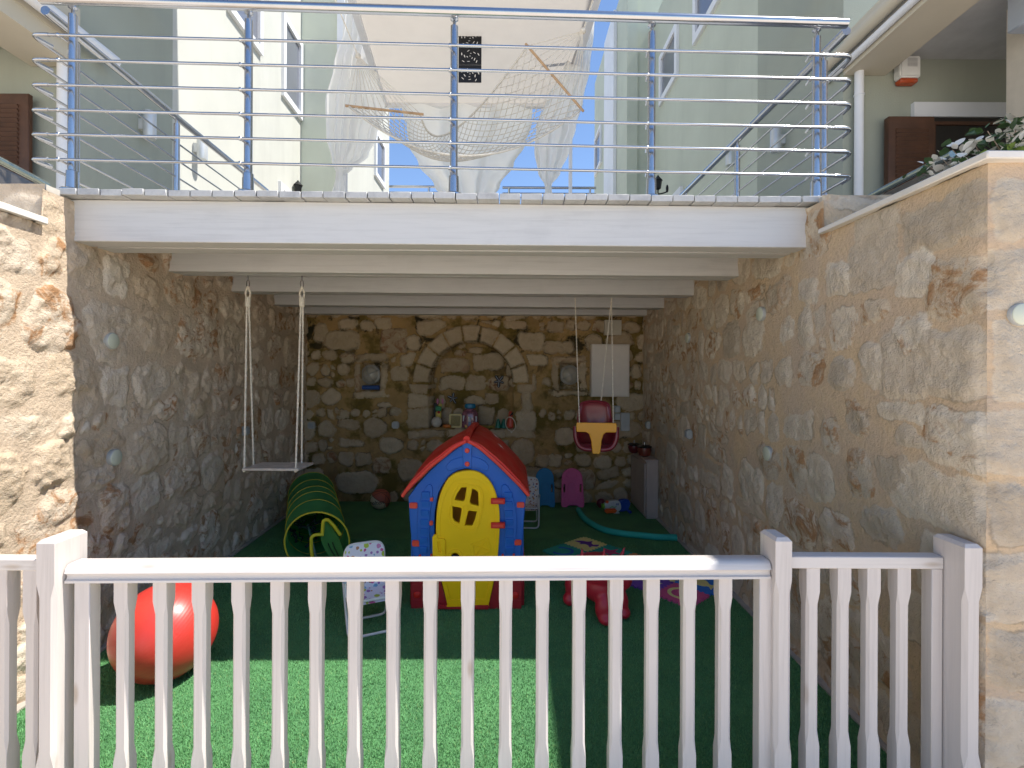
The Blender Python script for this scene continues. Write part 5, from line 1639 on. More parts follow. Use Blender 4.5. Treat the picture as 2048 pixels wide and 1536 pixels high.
    on_door('window_boss', [ell(x, z, 0.014, 0.014, 16)], yel, y=-0.021)
    on_door('knob_ring', [ell(*z3([(466, 1040)])[0], 0.052, 0.056, 28), ell(*z3([(466, 1040)])[0], 0.040, 0.043, 28)], yel)
    env = [z3([(582, 942), (705, 893), (718, 900), (740, 990), (735, 1003), (615, 1042), (603, 1036)])[i] for i in range(7)]
    on_door('letter_plate', [env, shrink(env, 0.80)], yel)
    ec = z3([(600, 950), (700, 908), (722, 992), (622, 1028), (662, 965)])
    m = MB()
    for a_, b_ in ((0, 4), (1, 4), (2, 4), (3, 4)):
        m.tube([Md @ Vector((ec[a_][0], -0.018, ec[a_][1])), Md @ Vector((ec[b_][0], -0.018, ec[b_][1]))], 0.003, 6)
    m.build('envelope_relief', yel, d, local=True)
    hp = z3([(300, 880), (312, 862), (330, 865), (334, 892), (378, 895), (388, 905), (388, 1028), (378, 1035), (320, 1035), (302, 1020)])
    hs = z3([(330, 906), (358, 908), (366, 993), (338, 994)])
    on_door('handle', [hp, hs], yel, th=0.022, bev=0.004, y=-0.030)
    on_door('handle_slot', [hs], mat('dark_red_shadow_plastic', (0.12, 0.01, 0.01), 0.5), th=0.003, bev=0.0005, y=-0.017)
    for y_ in (611, 795):
        (x0_, z0_), (x1_, z1_) = z3([(739, y_ + 21), (846, y_ - 21)])
        m = MB(); m.bb(x0_, x1_, -0.052, -0.02, z0_, z1_); h = m.build('hinge', red, r, local=True, bevel=0.004)
        m = MB(); m.bb(x0_ + 0.012, x1_ - 0.012, -0.0545, -0.0515, z0_ + 0.012, z1_ - 0.012); m.build('hinge_relief', clip, h, local=True, bevel=0.001)
    # side and rear walls
    xl, xr = L(822, 1050)[0] + 0.01, L(1046, 1050)[0] - 0.01
    D = 0.88
    ez = L(0, 1000)[1]
    for x_ in (xl, xr):
        zm = (zt + ez) / 2
        m = MB(); m.bb(x_ - 0.015, x_ + 0.015, 0.03, 0.24, zt, ez + 0.02); m.bb(x_ - 0.015, x_ + 0.015, D - 0.24, D, zt, ez + 0.02)
        m.bb(x_ - 0.0149, x_ + 0.0149, 0.2401, D - 0.2401, zt, zm - 0.10); m.bb(x_ - 0.0149, x_ + 0.0149, 0.2401, D - 0.2401, zm + 0.17, ez + 0.02)
        m.build('side_wall', blue, r, local=True)
        m = MB(); m.bb(x_ - 0.022, x_ + 0.022, 0.04, D, 0, zt); m.build('side_base', dred, r, local=True, bevel=0.004)
    rear = [(xl, 0.0), (xr, 0.0), (xr, ez + 0.02), (0.0, L(0, 890)[1]), (xl, ez + 0.02)]
    plate('rear_wall', [rear], mat('warm_yellow_plastic', (0.80, 0.38, 0.02), 0.5), r, y=D - 0.03, th=0.02, bevel=0.003)
    # roof: two convex halves
    ax, az = L(934, 884)
    def roof_prof(sg, off=0.0):
        pts = z3([(557, 170), (640, 216), (720, 284), (800, 356), (880, 436), (950, 506), (1012, 578)]) if sg > 0 else z3([(557, 170), (470, 218), (385, 288), (290, 362), (210, 440), (140, 508), (78, 584)])
        return smooth_loop(pts, 3, False)
    for sg in (1, -1):
        pr = roof_prof(sg)
        n = len(pr)
        nY = 12
        vs, fs = [], []
        for lay in (0.0, 0.028):
            for j in range(nY + 1):
                y = -0.035 + (D + 0.07) * j / nY
                # the roof swells towards the middle of its length
                sw = 0.035 * math.sin(PI * j / nY)
                for i, (x, z) in enumerate(pr):
                    k = i / (n - 1)
                    nx_, nz_ = sg * 0.62, 0.78
                    b = lay + sw * math.sin(PI * min(k + 0.0, 1)) + 0.012 * math.sin(PI * k)
                    vs.append((x + nx_ * b, y, z + nz_ * b))
        q = (nY + 1) * n
        for j in range(nY):
            for i in range(n - 1):
                a = j * n + i
                fs.append((a, a + 1, a + n + 1, a + n)); fs.append((q + a, q + a + n, q + a + n + 1, q + a + 1))
        for i in range(n - 1):
            fs.append((i, q + i, q + i + 1, i + 1)); a = nY * n + i; fs.append((a, a + 1, q + a + 1, q + a))
        for j in range(nY):
            for e in (0, n - 1):
                a = j * n + e; fs.append((a, a + n, q + a + n, q + a))
        m = MB(); m.add(vs, fs); rf = m.build('roof', red, r, local=True, ang=50)
        m = MB(); 
        m.tube([(p[0] + sg * 0.009, -0.036, p[1] + 0.012) for p in pr], 0.013, 8); m.build('verge', clip, rf, local=True)
        m = MB(); m.tube([(pr[-1][0] + sg * 0.008, -0.035 + (D + 0.07) * t / 6, pr[-1][1] + 0.012) for t in range(7)], 0.013, 8); m.build('eave_edge', clip, rf, local=True)
        # small pale crescent marks laid on the roof
        for yy, kk in ((0.16, 0.42), (0.42, 0.30)):
            i = int(kk * (n - 1)); x, z = pr[i]; x2, z2 = pr[i + 2]
            c = Vector((x + sg * 0.62 * 0.052, yy, z + 0.78 * 0.052)); t = Vector((x2 - x, 0, z2 - z)).normalized(); u = Vector((0, 1, 0))
            nr = Vector((sg * 0.62, 0, 0.78))
            vs = []
            for side in (0, 1):
                for a in range(9):
                    th = -0.9 + 1.8 * a / 8
                    rr = 0.050 if side == 0 else 0.028 + 0.022 * abs(th) / 0.9
                    vs.append(c + u * (rr * math.cos(th) - 0.03) * 2.6 + t * (rr * 0.85 * math.sin(th)) + nr * (0.036))
            m = MB(); m.add(vs, [(a, a + 1, 9 + a + 1, 9 + a) for a in range(8)]); m.build('crescent_mark', mat('pale_crescent_plastic', (0.85, 0.72, 0.72), 0.4), rf, local=True)
    m = MB(); m.tube([(ax, -0.03 + (D + 0.06) * t / 8, az + 0.022 + 0.030 * math.sin(PI * t / 8)) for t in range(9)], 0.024, 12); m.build('ridge_cap', red, r, local=True)
    m = MB(); m.bb(xl, xr, 0.05, D - 0.02, 0.002, 0.012); m.build('floor', dred, r, local=True)
playhouse()

# ------------------------------------------------------------------ crawl tunnel with a butterfly net inside
def tunnel():
    a, b = Vector((P(634, 1090, 3.98).x, 3.98, 0.25)), Vector((-2.24, 5.55, 0.25))
    ax = (b - a).normalized()
    side = Vector((-ax.y, ax.x, 0)) * -1
    up = Vector((0, 0, 1))
    Rr = 0.240
    r = thing('crawl_tunnel', 'green fabric crawl tunnel with yellow hoops lying in the left rear corner', 'play tunnel', (a.x, a.y, 0))
    t = NT('green_tunnel_fabric')
    co = t.coord()
    c = t.ramp(t.noise(co, 4, 3), [(0.3, (0.085, 0.38, 0.13)), (0.7, (0.11, 0.46, 0.17))])
    d = t.n('ShaderNodeBsdfDiffuse'); t.l(c, d.inputs[0]); tr_ = t.n('ShaderNodeBsdfTranslucent'); t.l(c, tr_.inputs[0])
    g = t.n('ShaderNodeBsdfGlossy', Roughness=0.45); mx_ = t.n('ShaderNodeMixShader'); mx_.inputs[0].default_value = 0.45
    m2 = t.n('ShaderNodeMixShader'); m2.inputs[0].default_value = 0.05
    t.l(d.outputs[0], mx_.inputs[1]); t.l(tr_.outputs[0], mx_.inputs[2]); t.l(mx_.outputs[0], m2.inputs[1]); t.l(g.outputs[0], m2.inputs[2])
    t.t.nodes.remove(t.b); t.l(m2.outputs[0], t.o.inputs['Surface'])
    fab = t.m
    yel = mat('yellow_hoop_tape', (0.55, 0.47, 0.03), 0.5)
    L_ = (b - a).length
    hoops = [0.0, 0.42, 0.74, 0.98, 1.30, L_]
    tilt = [0.10, 0.03, 0.0, -0.02, 0.0, 0.0]
    nseg = 44
    def ring(s, k, shrink=0.0):
        c_ = a + ax * s
        out = []
        for i in range(nseg):
            th = 2 * PI * i / nseg
            p = c_ + side * (math.cos(th) * (Rr - shrink)) + up * (math.sin(th) * (Rr - shrink)) - ax * (tilt[k] * math.sin(th) * 0 ) + ax * (tilt[k] * (-math.cos(th)))
            p.z = max(p.z, 0.004)
            out.append(p)
        return out
    vs, fs = [], []
    rows = []
    for k in range(len(hoops) - 1):
        for q in range(6):
            f = q / 6
            A, B = ring(hoops[k], k), ring(hoops[k + 1], k + 1)
            sg = 0.020 * math.sin(PI * f)
            row = []
            for i in range(nseg):
                p = A[i].lerp(B[i], f)
                cc = (a + ax * (hoops[k] * (1 - f) + hoops[k + 1] * f))
                rad = (p - cc); rad = rad - ax * rad.dot(ax)
                w_ = 0.004 * math.sin(i * 1.7 + k * 2 + f * 3) * math.sin(PI * f)
                row.append(p - rad.normalized() * (sg + w_))
            rows.append(row)
    rows.append(ring(L_, 5))
    for row in rows: vs += row
    for j in range(len(rows) - 1):
        for i in range(nseg):
            l = (i + 1) % nseg
            fs.append((j * nseg + i, j * nseg + l, (j + 1) * nseg + l, (j + 1) * nseg + i))
    m = MB(); m.add(vs, fs); m.build('fabric_tube', fab, r, ang=180)
    for k, h in enumerate(hoops):
        m = MB(); m.tube(ring(h, k, 0.0), 0.0045 if k else 0.007, 6, closed=True); m.build('hoop', yel, r)
    m = MB(); R5 = ring(L_ - 0.01, 5, 0.004); m.add(R5 + [b], [(i, (i + 1) % nseg, nseg) for i in range(nseg)]); m.build('rear_panel', fab, r)
    # open flap hanging inside the right edge, with yellow straps
    fl = MB()
    base = a + side * 0.0
    def fp(u, v): # u 0..1 across, v 0..1 down
        w = 0.07 * math.sin(PI * min(v * 1.05, 1)) + 0.02
        c_ = a + side * (0.05 + 0.15 * v ** 1.3) + up * (0.20 - 0.43 * v) - ax * (0.09 - 0.02 * v)
        return c_ + side * ((u - 0.5) * w * 1.5) + ax * (0.02 * math.sin(u * PI))
    sheet('entrance_flap', lambda u, v: fp(u, v), 8, 18, mat('leaf_green_fabric', (0.055, 0.22, 0.045), 0.7), r)
    for pts in ([(0.035, 0.10), (0.04, 0.20), (0.075, 0.205), (0.12, 0.15), (0.17, 0.07)], [(0.045, 0.09), (-0.02, 0.095), (-0.045, 0.08), (-0.045, -0.02), (-0.035, -0.10)]):
        m = MB(); m.tube(bent([a + side * x - ax * 0.115 + up * z for x, z in pts], 0.02), 0.013, 8); m.build('strap', mat('yellow_strap', (0.62, 0.55, 0.02), 0.6), r)
    for u0 in (0.35, 0.6):
        m = MB(); m.tube([fp(u0 + 0.04 * math.sin(v * 9), v) - ax * 0.012 for v in [0.45 + 0.06 * k for k in range(9)]], 0.0035, 5); m.build('print_line', MATS['black_plastic'], r)
    # net
    n = thing('butterfly_net', 'dark mesh net on a long pale teal pole lying inside the tunnel mouth', 'net', (a.x, a.y + 0.2, 0))
    hc = a + ax * 0.42 + up * 0.05 - side * 0.06
    m = MB(); m.tube([Vector((P(636, 1140, 3.80).x, 3.86, 0.02)), hc - up * 0.02], 0.0085, 8); m.build('pole', mat('pale_teal_pole', (0.16, 0.26, 0.24), 0.4), n)
    m = MB(); m.tube([hc + side * 0.13 * math.cos(t_) + up * (0.03 + 0.03 * math.sin(t_)) + ax * 0.12 * math.sin(t_) for t_ in [2 * PI * k / 24 for k in range(24)]], 0.005, 6, closed=True); m.build('hoop', MATS['black_plastic'], n)
    rn = random.Random(8); m = MB()
    for k in range(18):
        p = hc + ax * 0.2 + side * rn.uniform(-.12, .10) + ax * rn.uniform(-.18, .12) + up * rn.uniform(-0.2, 0.03)
        pts = [p]
        for q in range(4): pts.append(pts[-1] + Vector((rn.uniform(-.035, .035), rn.uniform(-.03, .03), rn.uniform(-.045, .02))))
        for q_ in pts: q_.z = max(q_.z, 0.02)
        m.tube(smooth_loop([tuple(p_) for p_ in pts], 3, False), rn.uniform(0.004, 0.014), 5)
    m.build('mesh_bag', mat('dark_teal_netting', (0.022, 0.045, 0.052), 0.5, 0, 0.4, 30), n, ang=180)
tunnel()

# ------------------------------------------------------------------ balls
def big_ball():
    c = Vector((-1.83, 2.625, 0.243))
    t = NT('red_exercise_ball_vinyl')
    co = t.coord()
    sx = t.n('ShaderNodeSeparateXYZ'); t.l(co, sx.inputs[0])
    t.l(t.ramp(t.noise(co, 3, 3), [(0.3, (0.50, 0.030, 0.022)), (0.7, (0.58, 0.042, 0.030))]), t.b.inputs['Base Color'])
    t.b.inputs['Roughness'].default_value = 0.42
    t.b.inputs['Coat Weight'].default_value = 0.35
    t.b.inputs['Coat Roughness'].default_value = 0.25
    w = t.math('SINE', t.math('MULTIPLY', sx.outputs[2], 420.0))
    t.bump(t.math('ADD', t.math('MULTIPLY', w, 0.5), t.noise(co, 60, 3, mapscale=(1, 1, 6))), 0.10, 0.003)
    m = MB(); m.ball((0, 0, 0), 0.243, 64, 40)
    o = m.build('exercise_ball', t.m, None, local=True, ang=180)
    o.location = c
    o.rotation_euler = (R(25), R(-30), 0)
    tag(o, 'large glossy red exercise ball by the left wall behind the fence', 'ball')
big_ball()
def basketball():
    g = G(761, 1018); c = Vector((g.x, g.y + 0.0, 0.118))
    r = thing('basketball', 'basketball with a cream panel and orange brown panels at the foot of the rear wall', 'ball', (c.x, c.y, 0))
    r.location = c
    t = NT('basketball_leather')
    co = t.coord(); sx = t.n('ShaderNodeSeparateXYZ'); t.l(co, sx.inputs[0])
    k = t.mapr(t.math('ADD', sx.outputs[2], t.math('MULTIPLY', sx.outputs[0], 0.55)), 0.010, 0.013)
    side_ = t.mapr(sx.outputs[0], 0.075, 0.078)
    k = t.math('MAXIMUM', k, side_)
    t.l(t.mix(k, (0.62, 0.50, 0.34), (0.42, 0.11, 0.06)), t.b.inputs['Base Color'])
    t.b.inputs['Roughness'].default_value = 0.6
    t.bump(t.noise(co, 400, 2), 0.3, 0.002)
    m = MB(); m.ball((0, 0, 0), 0.118, 40, 28); m.build('shell', t.m, r, local=True, ang=180)
    seam = MATS['black_plastic']
    for nrm, off in ((Vector((0.48, 0, 0.87)), 0.012), (Vector((0.35, -0.55, -0.75)), -0.02), (Vector((0.95, 0.1, -0.1)), 0.066), (Vector((0.3, 0.8, 0.5)), 0.0)):
        nrm.normalize(); u = nrm.orthogonal().normalized(); v = nrm.cross(u); rr = math.sqrt(0.1185 ** 2 - off ** 2)
        m = MB(); m.tube([nrm * off + u * rr * math.cos(a_) + v * rr * math.sin(a_) for a_ in [2 * PI * i / 40 for i in range(40)]], 0.0020, 5, closed=True); m.build('seam', seam, r, local=True)
    me = text_mesh('molten', 0.072, 0.0008)
    for v in me.vertices:
        x, y = v.co.x - 0.030, v.co.y - 0.022 + 0.10 * (v.co.x + 0.03)
        th, ph = x / 0.12, y / 0.12
        q = Vector((math.sin(th) * math.cos(ph), -math.cos(th) * math.cos(ph), math.sin(ph))) * (0.1202 + v.co.z)
        v.co = q
    finish('lettering', me, seam, r)
basketball()
g = G(1208, 1024); m = MB(); m.ball((g.x, 5.95, 0.055), 0.055, 24, 16)
o = m.build('ball', mat('maroon_ball_rubber', (0.13, 0.008, 0.03), 0.4, 0, 0.2, 12), at=(g.x, 5.95, 0)); tag(o, 'small dark maroon ball behind the water gun near the rear wall', 'ball')

# ------------------------------------------------------------------ kickboards against the rear wall
def kickboard(px0, px1, col, label):
    q0, q1 = P(px0, 1000, 6.03), P(px1, 1000, 6.03)
    w = (q1.x - q0.x) / 2
    cx = (q0.x + q1.x) / 2
    H = 0.455
    r = thing('kickboard', label, 'kickboard', (cx, 5.99, 0), group='foam kickboards leaning on the rear wall')
    M = Matrix.Rotation(R(-15), 4, 'X')
    out = [(-w, 0.02), (-w * 0.92, 0.0), (-w * 0.6, 0.0), (-w * 0.4, 0.022), (w * 0.4, 0.022), (w * 0.6, 0.0), (w * 0.92, 0), (w, 0.02)] + [(w * 0.97, 0.15), (w * 0.93, 0.28)] + \
          [(w * 0.90 * math.cos(a_), 0.335 + 0.115 * math.sin(a_)) for a_ in [PI * k / 14 for k in range(15)]] + [(-w * 0.93, 0.28), (-w * 0.97, 0.15)]
    holes = [rrect(s_ * w * 0.76 - 0.018, s_ * w * 0.76 + 0.018, 0.16, 0.27, 0.016) for s_ in (-1, 1)]
    b = plate('board', [out] + holes, col, r, y=-0.03, th=0.035, bevel=0.009, M=M)
    for lp in (rrect(-w * 0.52, w * 0.52, 0.34, 0.415, 0.035), rrect(-w * 0.42, w * 0.42, 0.05, 0.29, 0.05), rrect(-w * 0.86, -w * 0.5, 0.03, 0.13, 0.02), rrect(w * 0.5, w * 0.86, 0.03, 0.13, 0.02)):
        cxx = sum(p[0] for p in lp) / len(lp); czz = sum(p[1] for p in lp) / len(lp)
        inn = [(cxx + (p[0] - cxx) * 0.84, czz + (p[1] - czz) * 0.9) for p in lp]
        plate('raised_rib', [lp, inn], col, b, y=-0.036, th=0.008, bevel=0.002, M=M)
kickboard(1071, 1108, mat('blue_foam', (0.008, 0.19, 0.42), 0.6), 'blue kickboard leaning on the rear wall behind the small chair')
kickboard(1123, 1166, mat('pink_foam', (0.68, 0.11, 0.30), 0.6), 'pink kickboard leaning on the rear wall right of the blue one')

# ------------------------------------------------------------------ pool noodle, water gun
pts = [G(1157, 1020, 0.03), G(1168, 1036, 0.03), G(1188, 1050, 0.03), G(1210, 1060, 0.03), G(1245, 1067, 0.03), G(1285, 1071, 0.03), G(1315, 1074, 0.03), G(1340, 1075, 0.03)]
pts[-1].x = 1.60
m = MB(); m.tube(smooth_loop([tuple(p) for p in pts], 5, False), 0.031, 16)
o = m.build('pool_noodle', mat('teal_foam', (0.03, 0.42, 0.33), 0.75, 0, 0.06, 8, 0.2, 120), at=pts[3]); tag(o, 'long teal foam pool noodle curving across the turf to the right wall', 'pool noodle')
def water_gun():
    q = G(1226, 1043); q.y = 5.72; q.x = P(1226, 1030, 5.72).x
    r = thing('water_gun', 'white and blue toy water gun with green nozzle and orange grip', 'toy', (q.x, q.y, 0))
    r.rotation_euler = (0, 0, R(8))
    wh = mat('toy_white_plastic', (0.56, 0.58, 0.55), 0.4); bl = mat('toy_blue_plastic', (0.01, 0.055, 0.30), 0.4)
    gr = mat('toy_lime_plastic', (0.16, 0.42, 0.03), 0.4); og = mat('toy_orange_plastic', (0.70, 0.12, 0.015), 0.4)
    body = smooth_loop([(-0.10, 0.07), (-0.085, 0.115), (-0.02, 0.135), (0.05, 0.135), (0.075, 0.10), (0.075, 0.05), (0.04, 0.03), (0.06, 0.0), (0.02, 0.005), (0.0, 0.03), (-0.06, 0.04)], 3)
    plate('body', [body], wh, r, y=-0.03, th=0.07, bevel=0.014)
    m = MB(); m.tube([(-0.135, -0.0, 0.085), (-0.095, -0.0, 0.085)], 0.029, 16); m.build('nozzle', gr, r, local=True)
    m = MB(); m.ball((-0.075, -0.01, 0.13), 0.022, 12, 8); m.build('cap', og, r, local=True)
    tank = smooth_loop([(0.07, 0.045), (0.07, 0.12), (0.10, 0.145), (0.17, 0.145), (0.19, 0.11), (0.18, 0.07), (0.15, 0.04), (0.10, 0.03)], 3)
    plate('tank', [tank], bl, r, y=-0.025, th=0.06, bevel=0.012)
    m = MB(); m.tube(bent([(0.15, 0, 0.06), (0.175, -0.03, 0.03), (0.185, -0.07, 0.022)], 0.02), 0.016, 10); m.build('trigger_grip', bl, r, local=True)
    m = MB(); m.box((-0.085, -0.16, 0.075), (0.135, 0.06, 0.045), rz=0.05); m.build('pump_grip', og, r, local=True, bevel=0.014, seg=2)
    m = MB(); m.tube([(-0.03, -0.13, 0.06), (0.0, -0.02, 0.06)], 0.012, 8); m.build('pump_rod', wh, r, local=True)
    for k in range(3):
        m = MB(); m.box((0.028 + k * 0.013, -0.0335, 0.11), (0.005, 0.004, 0.026), M=Matrix.Rotation(0.4, 3, 'Y')); m.build('stripe', bl, r, local=True)
    m = MB(); m.tube([(-0.05, -0.034, 0.07), (-0.02, -0.035, 0.09), (0.0, -0.035, 0.075), (0.03, -0.034, 0.085)], 0.004, 6); m.build('trim', gr, r, local=True)
water_gun()

# ------------------------------------------------------------------ foam puzzle mats
def foam_mats():
    O = G(1085, 1103.5)
    u = (G(1445, 1167) - G(1163, 1074)); u.z = 0; S = 0.286; u.normalize()
    v = Vector((-u.y, u.x, 0))
    C = {'teal': (0.02, 0.25, 0.19), 'yellow': (0.62, 0.50, 0.19), 'pink': (0.48, 0.07, 0.17), 'purple': (0.13, 0.05, 0.30), 'blue': (0.02, 0.13, 0.42), 'orange': (0.62, 0.22, 0.08), 'dpurple': (0.11, 0.03, 0.22), 'navy': (0.02, 0.09, 0.36), 'rose': (0.42, 0.05, 0.13)}
    MM = {k: mat('foam_mat_' + k, tuple(min(x * 1.5, 0.85) for x in c), 0.75, 0, 0.04, 10, 0.15, 150) for k, c in C.items()}
    grid = [[('teal', 'C', 'navy', 'teal foam tile with a dark blue letter, at the left corner of the puzzle mat'), ('pink', 'star', 'rose', 'pink red foam tile behind the red animal, second in the near row'),
             ('blue', 'fish', 'yellow', 'foam tile hidden mostly by the red animal, third in the near row'), ('purple', 'bone', 'yellow', 'purple foam tile with a thin yellow figure right of the red animal'),
             ('pink', 'Q', 'yellow', 'pink foam tile with a pale yellow round letter, at the front corner of the mat')],
            [('yellow', 'dolphin', 'dpurple', 'yellow foam tile with a purple dolphin, at the far corner of the mat'), ('teal', 'star', 'rose', 'teal foam tile with a dark pink starfish beside the yellow dolphin tile'),
             ('orange', 'fish', 'pink', 'orange foam tile between the starfish tile and the pale yellow tile'), ('yellow', 'bone', 'blue', 'pale yellow foam tile in the far row touching the blue fish tile'),
             ('blue', 'fish', 'yellow', 'blue foam tile with a yellow fish, at the right end by the wall')]]
    teeth = 7
    def outline():
        # toothed square centred on 0, half a tooth out / in alternately
        pts = []
        a, h = S / 2, 0.008
        corners = [((-a, -a), (1, 0), (0, -1)), ((a, -a), (0, 1), (1, 0)), ((a, a), (-1, 0), (0, 1)), ((-a, a), (0, -1), (-1, 0))]
        for (cx, cy), d, nn in corners:
            st = S / (2 * teeth)
            for k in range(2 * teeth):
                o_ = h if k % 2 == 0 else -h
                wd = st * 0.12 if k % 2 == 0 else -st * 0.12
                if k == 0: o_ = -0.0; wd = 0
                for t_ in (k * st - (wd if k else 0) + st * 0.1, (k + 1) * st + wd - st * 0.1):
                    pts.append((cx + d[0] * t_ + nn[0] * o_, cy + d[1] * t_ + nn[1] * o_))
        return pts
    def motif(kind):
        if kind == 'star':
            return smooth_loop([((0.115 if i % 2 == 0 else 0.045) * math.cos(PI * i / 5 + .3), (0.115 if i % 2 == 0 else 0.045) * math.sin(PI * i / 5 + .3)) for i in range(10)], 3)
        if kind == 'dolphin':
            return smooth_loop([(-0.12, -0.02), (-0.07, 0.035), (-0.02, 0.055), (0.0, 0.10), (0.025, 0.055), (0.07, 0.03), (0.10, 0.07), (0.12, 0.02), (0.085, -0.01), (0.09, -0.05), (0.05, -0.02), (0.0, -0.015), (-0.03, -0.055), (-0.04, -0.02), (-0.08, -0.02)], 3)
        if kind == 'fish':
            return smooth_loop([(-0.10, 0.0), (-0.05, 0.05), (0.0, 0.07), (0.04, 0.04), (0.07, 0.02), (0.11, 0.06), (0.10, 0.0), (0.11, -0.06), (0.07, -0.02), (0.03, -0.05), (-0.04, -0.045)], 3)
        return smooth_loop([(-0.12, 0.012), (-0.10, 0.02), (-0.02, 0.006), (0.06, 0.03), (0.10, 0.05), (0.08, 0.01), (0.11, -0.02), (0.05, -0.008), (-0.03, -0.012), (-0.10, -0.02)], 2)
    for j in range(2):
        for i in range(5):
            base, fig, fc, lb = grid[j][i]
            c = O + u * (S * (i + 0.5)) + v * (S * (j + 0.5))
            ang = math.atan2(u.y, u.x)
            r = thing('foam_tile', lb, 'foam tile', (c.x, c.y, 0), ang, 'interlocking foam tiles of the puzzle mat')
            zt = 0.013 + 0.0006 * ((i + j) % 2)
            M = Matrix(((1, 0, 0, 0), (0, 0, 1, 0), (0, -1, 0, 0), (0, 0, 0, 1)))
            M = Matrix.Translation((0, 0, 0.0)) @ Matrix.Rotation(-PI / 2, 4, 'X')
            def lay(name, loops, mt, z0, z1, par):
                m_ = MB(); m_.prism(loops, (z0, z1), 'z')
                return m_.build(name, mt, par, local=True, smooth=False)
            b = lay('mat', outline(), MM[base], 0.0, zt, r)
            if fig in 'CQ':
                me = text_mesh(fig, 0.27, 0.001)
                me.transform(Matrix.Translation((0, 0, zt + 0.001)) @ Matrix.Rotation(R(200 if fig == 'C' else 25), 4, 'Z'))
                finish('letter', me, MM[fc], r)
            else:
                lay('figure', motif(fig), MM[fc], zt + 0.0005, zt + 0.002, r)
foam_mats()

# ------------------------------------------------------------------ red inflatable hopper animal
def hopper():
    g = G(1215, 1252)
    Y = 3.22
    cx = P(1205, 1180, Y).x
    r = thing('hopper_animal', 'red inflatable hopping animal with short horns beside the foam mat', 'toy', (cx, Y + 0.1, 0))
    blobs = [((0, 0.10, 0.235), (0.160, 0.19, 0.135)), ((0.0, 0.02, 0.20), (0.12, 0.13, 0.12)), ((0.0, -0.02, 0.285), (0.115, 0.10, 0.075)),
             ((0.01, -0.10, 0.09), (0.060, 0.058, 0.09)), ((0.02, -0.13, 0.035), (0.055, 0.058, 0.036)),
             ((0.135, -0.03, 0.10), (0.050, 0.055, 0.085)), ((0.148, -0.05, 0.038), (0.048, 0.052, 0.038)),
             ((-0.165, 0.14, 0.14), (0.055, 0.060, 0.10)), ((-0.185, 0.13, 0.045), (0.05, 0.055, 0.045)),
             ((0.14, 0.22, 0.09), (0.055, 0.055, 0.10)),
             ((0.165, 0.02, 0.235), (0.060, 0.055, 0.075))]
    m = MB()
    for c, s in blobs: m.ball(c, 1.0, 28, 18, s)
    horns = [(-0.112, 0.02, 0.40, -0.15), (0.022, -0.02, 0.41, 0.02), (0.145, 0.03, 0.40, 0.5)]
    for x, y, z, t_ in horns:
        m.tube([(x - math.sin(t_) * 0.10 * 0.3 * 0, y, z - 0.09), (x + 0.2 * t_ * 0.05, y, z - 0.02), (x + t_ * 0.06, y, z + 0.045)], [0.024, 0.017, 0.007], 14)
    o = m.build('tmp', None, None, local=True)
    md = o.modifiers.new('r', 'REMESH'); md.mode = 'VOXEL'; md.voxel_size = 0.010; md.use_smooth_shade = True
    md2 = o.modifiers.new('s', 'SMOOTH'); md2.factor = 0.5; md2.iterations = 7
    dg = bpy.context.evaluated_depsgraph_get()
    me = bpy.data.meshes.new_from_object(o.evaluated_get(dg))
    bpy.data.objects.remove(o)
    me.materials.clear()
    finish('body', me, mat('red_inflatable_vinyl', (0.50, 0.022, 0.040), 0.38, 0, 0.04, 4, coat=0.15), r, ang=180)
hopper()

# ------------------------------------------------------------------ folding children's chairs
def pattern_mat(name, base, cols, scale, size):
    t = NT(name)
    co = t.coord()
    v = t.n('ShaderNodeTexVoronoi', Scale=scale, Randomness=0.9); t.l(co, v.inputs['Vector'])
    nz = t.noise(co, scale * 2.6, 2, 0.5)
    d = t.math('ADD', v.outputs['Distance'], t.math('MULTIPLY', t.math('SUBTRACT', nz, 0.5), 0.25))
    sep = t.n('ShaderNodeSeparateColor'); t.l(v.outputs['Color'], sep.inputs[0])
    sz_ = t.mapr(sep.outputs[1], 0, 1, size * 0.5, size * 1.15)
    k = t.math('LESS_THAN', d, sz_)
    n = len(cols)
    c = t.ramp(sep.outputs[0], [(i / n, c_) for i, c_ in enumerate(cols)], 'CONSTANT')
    t.l(t.mix(k, base, c), t.b.inputs['Base Color'])
    t.b.inputs['Roughness'].default_value = 0.6
    return t.m
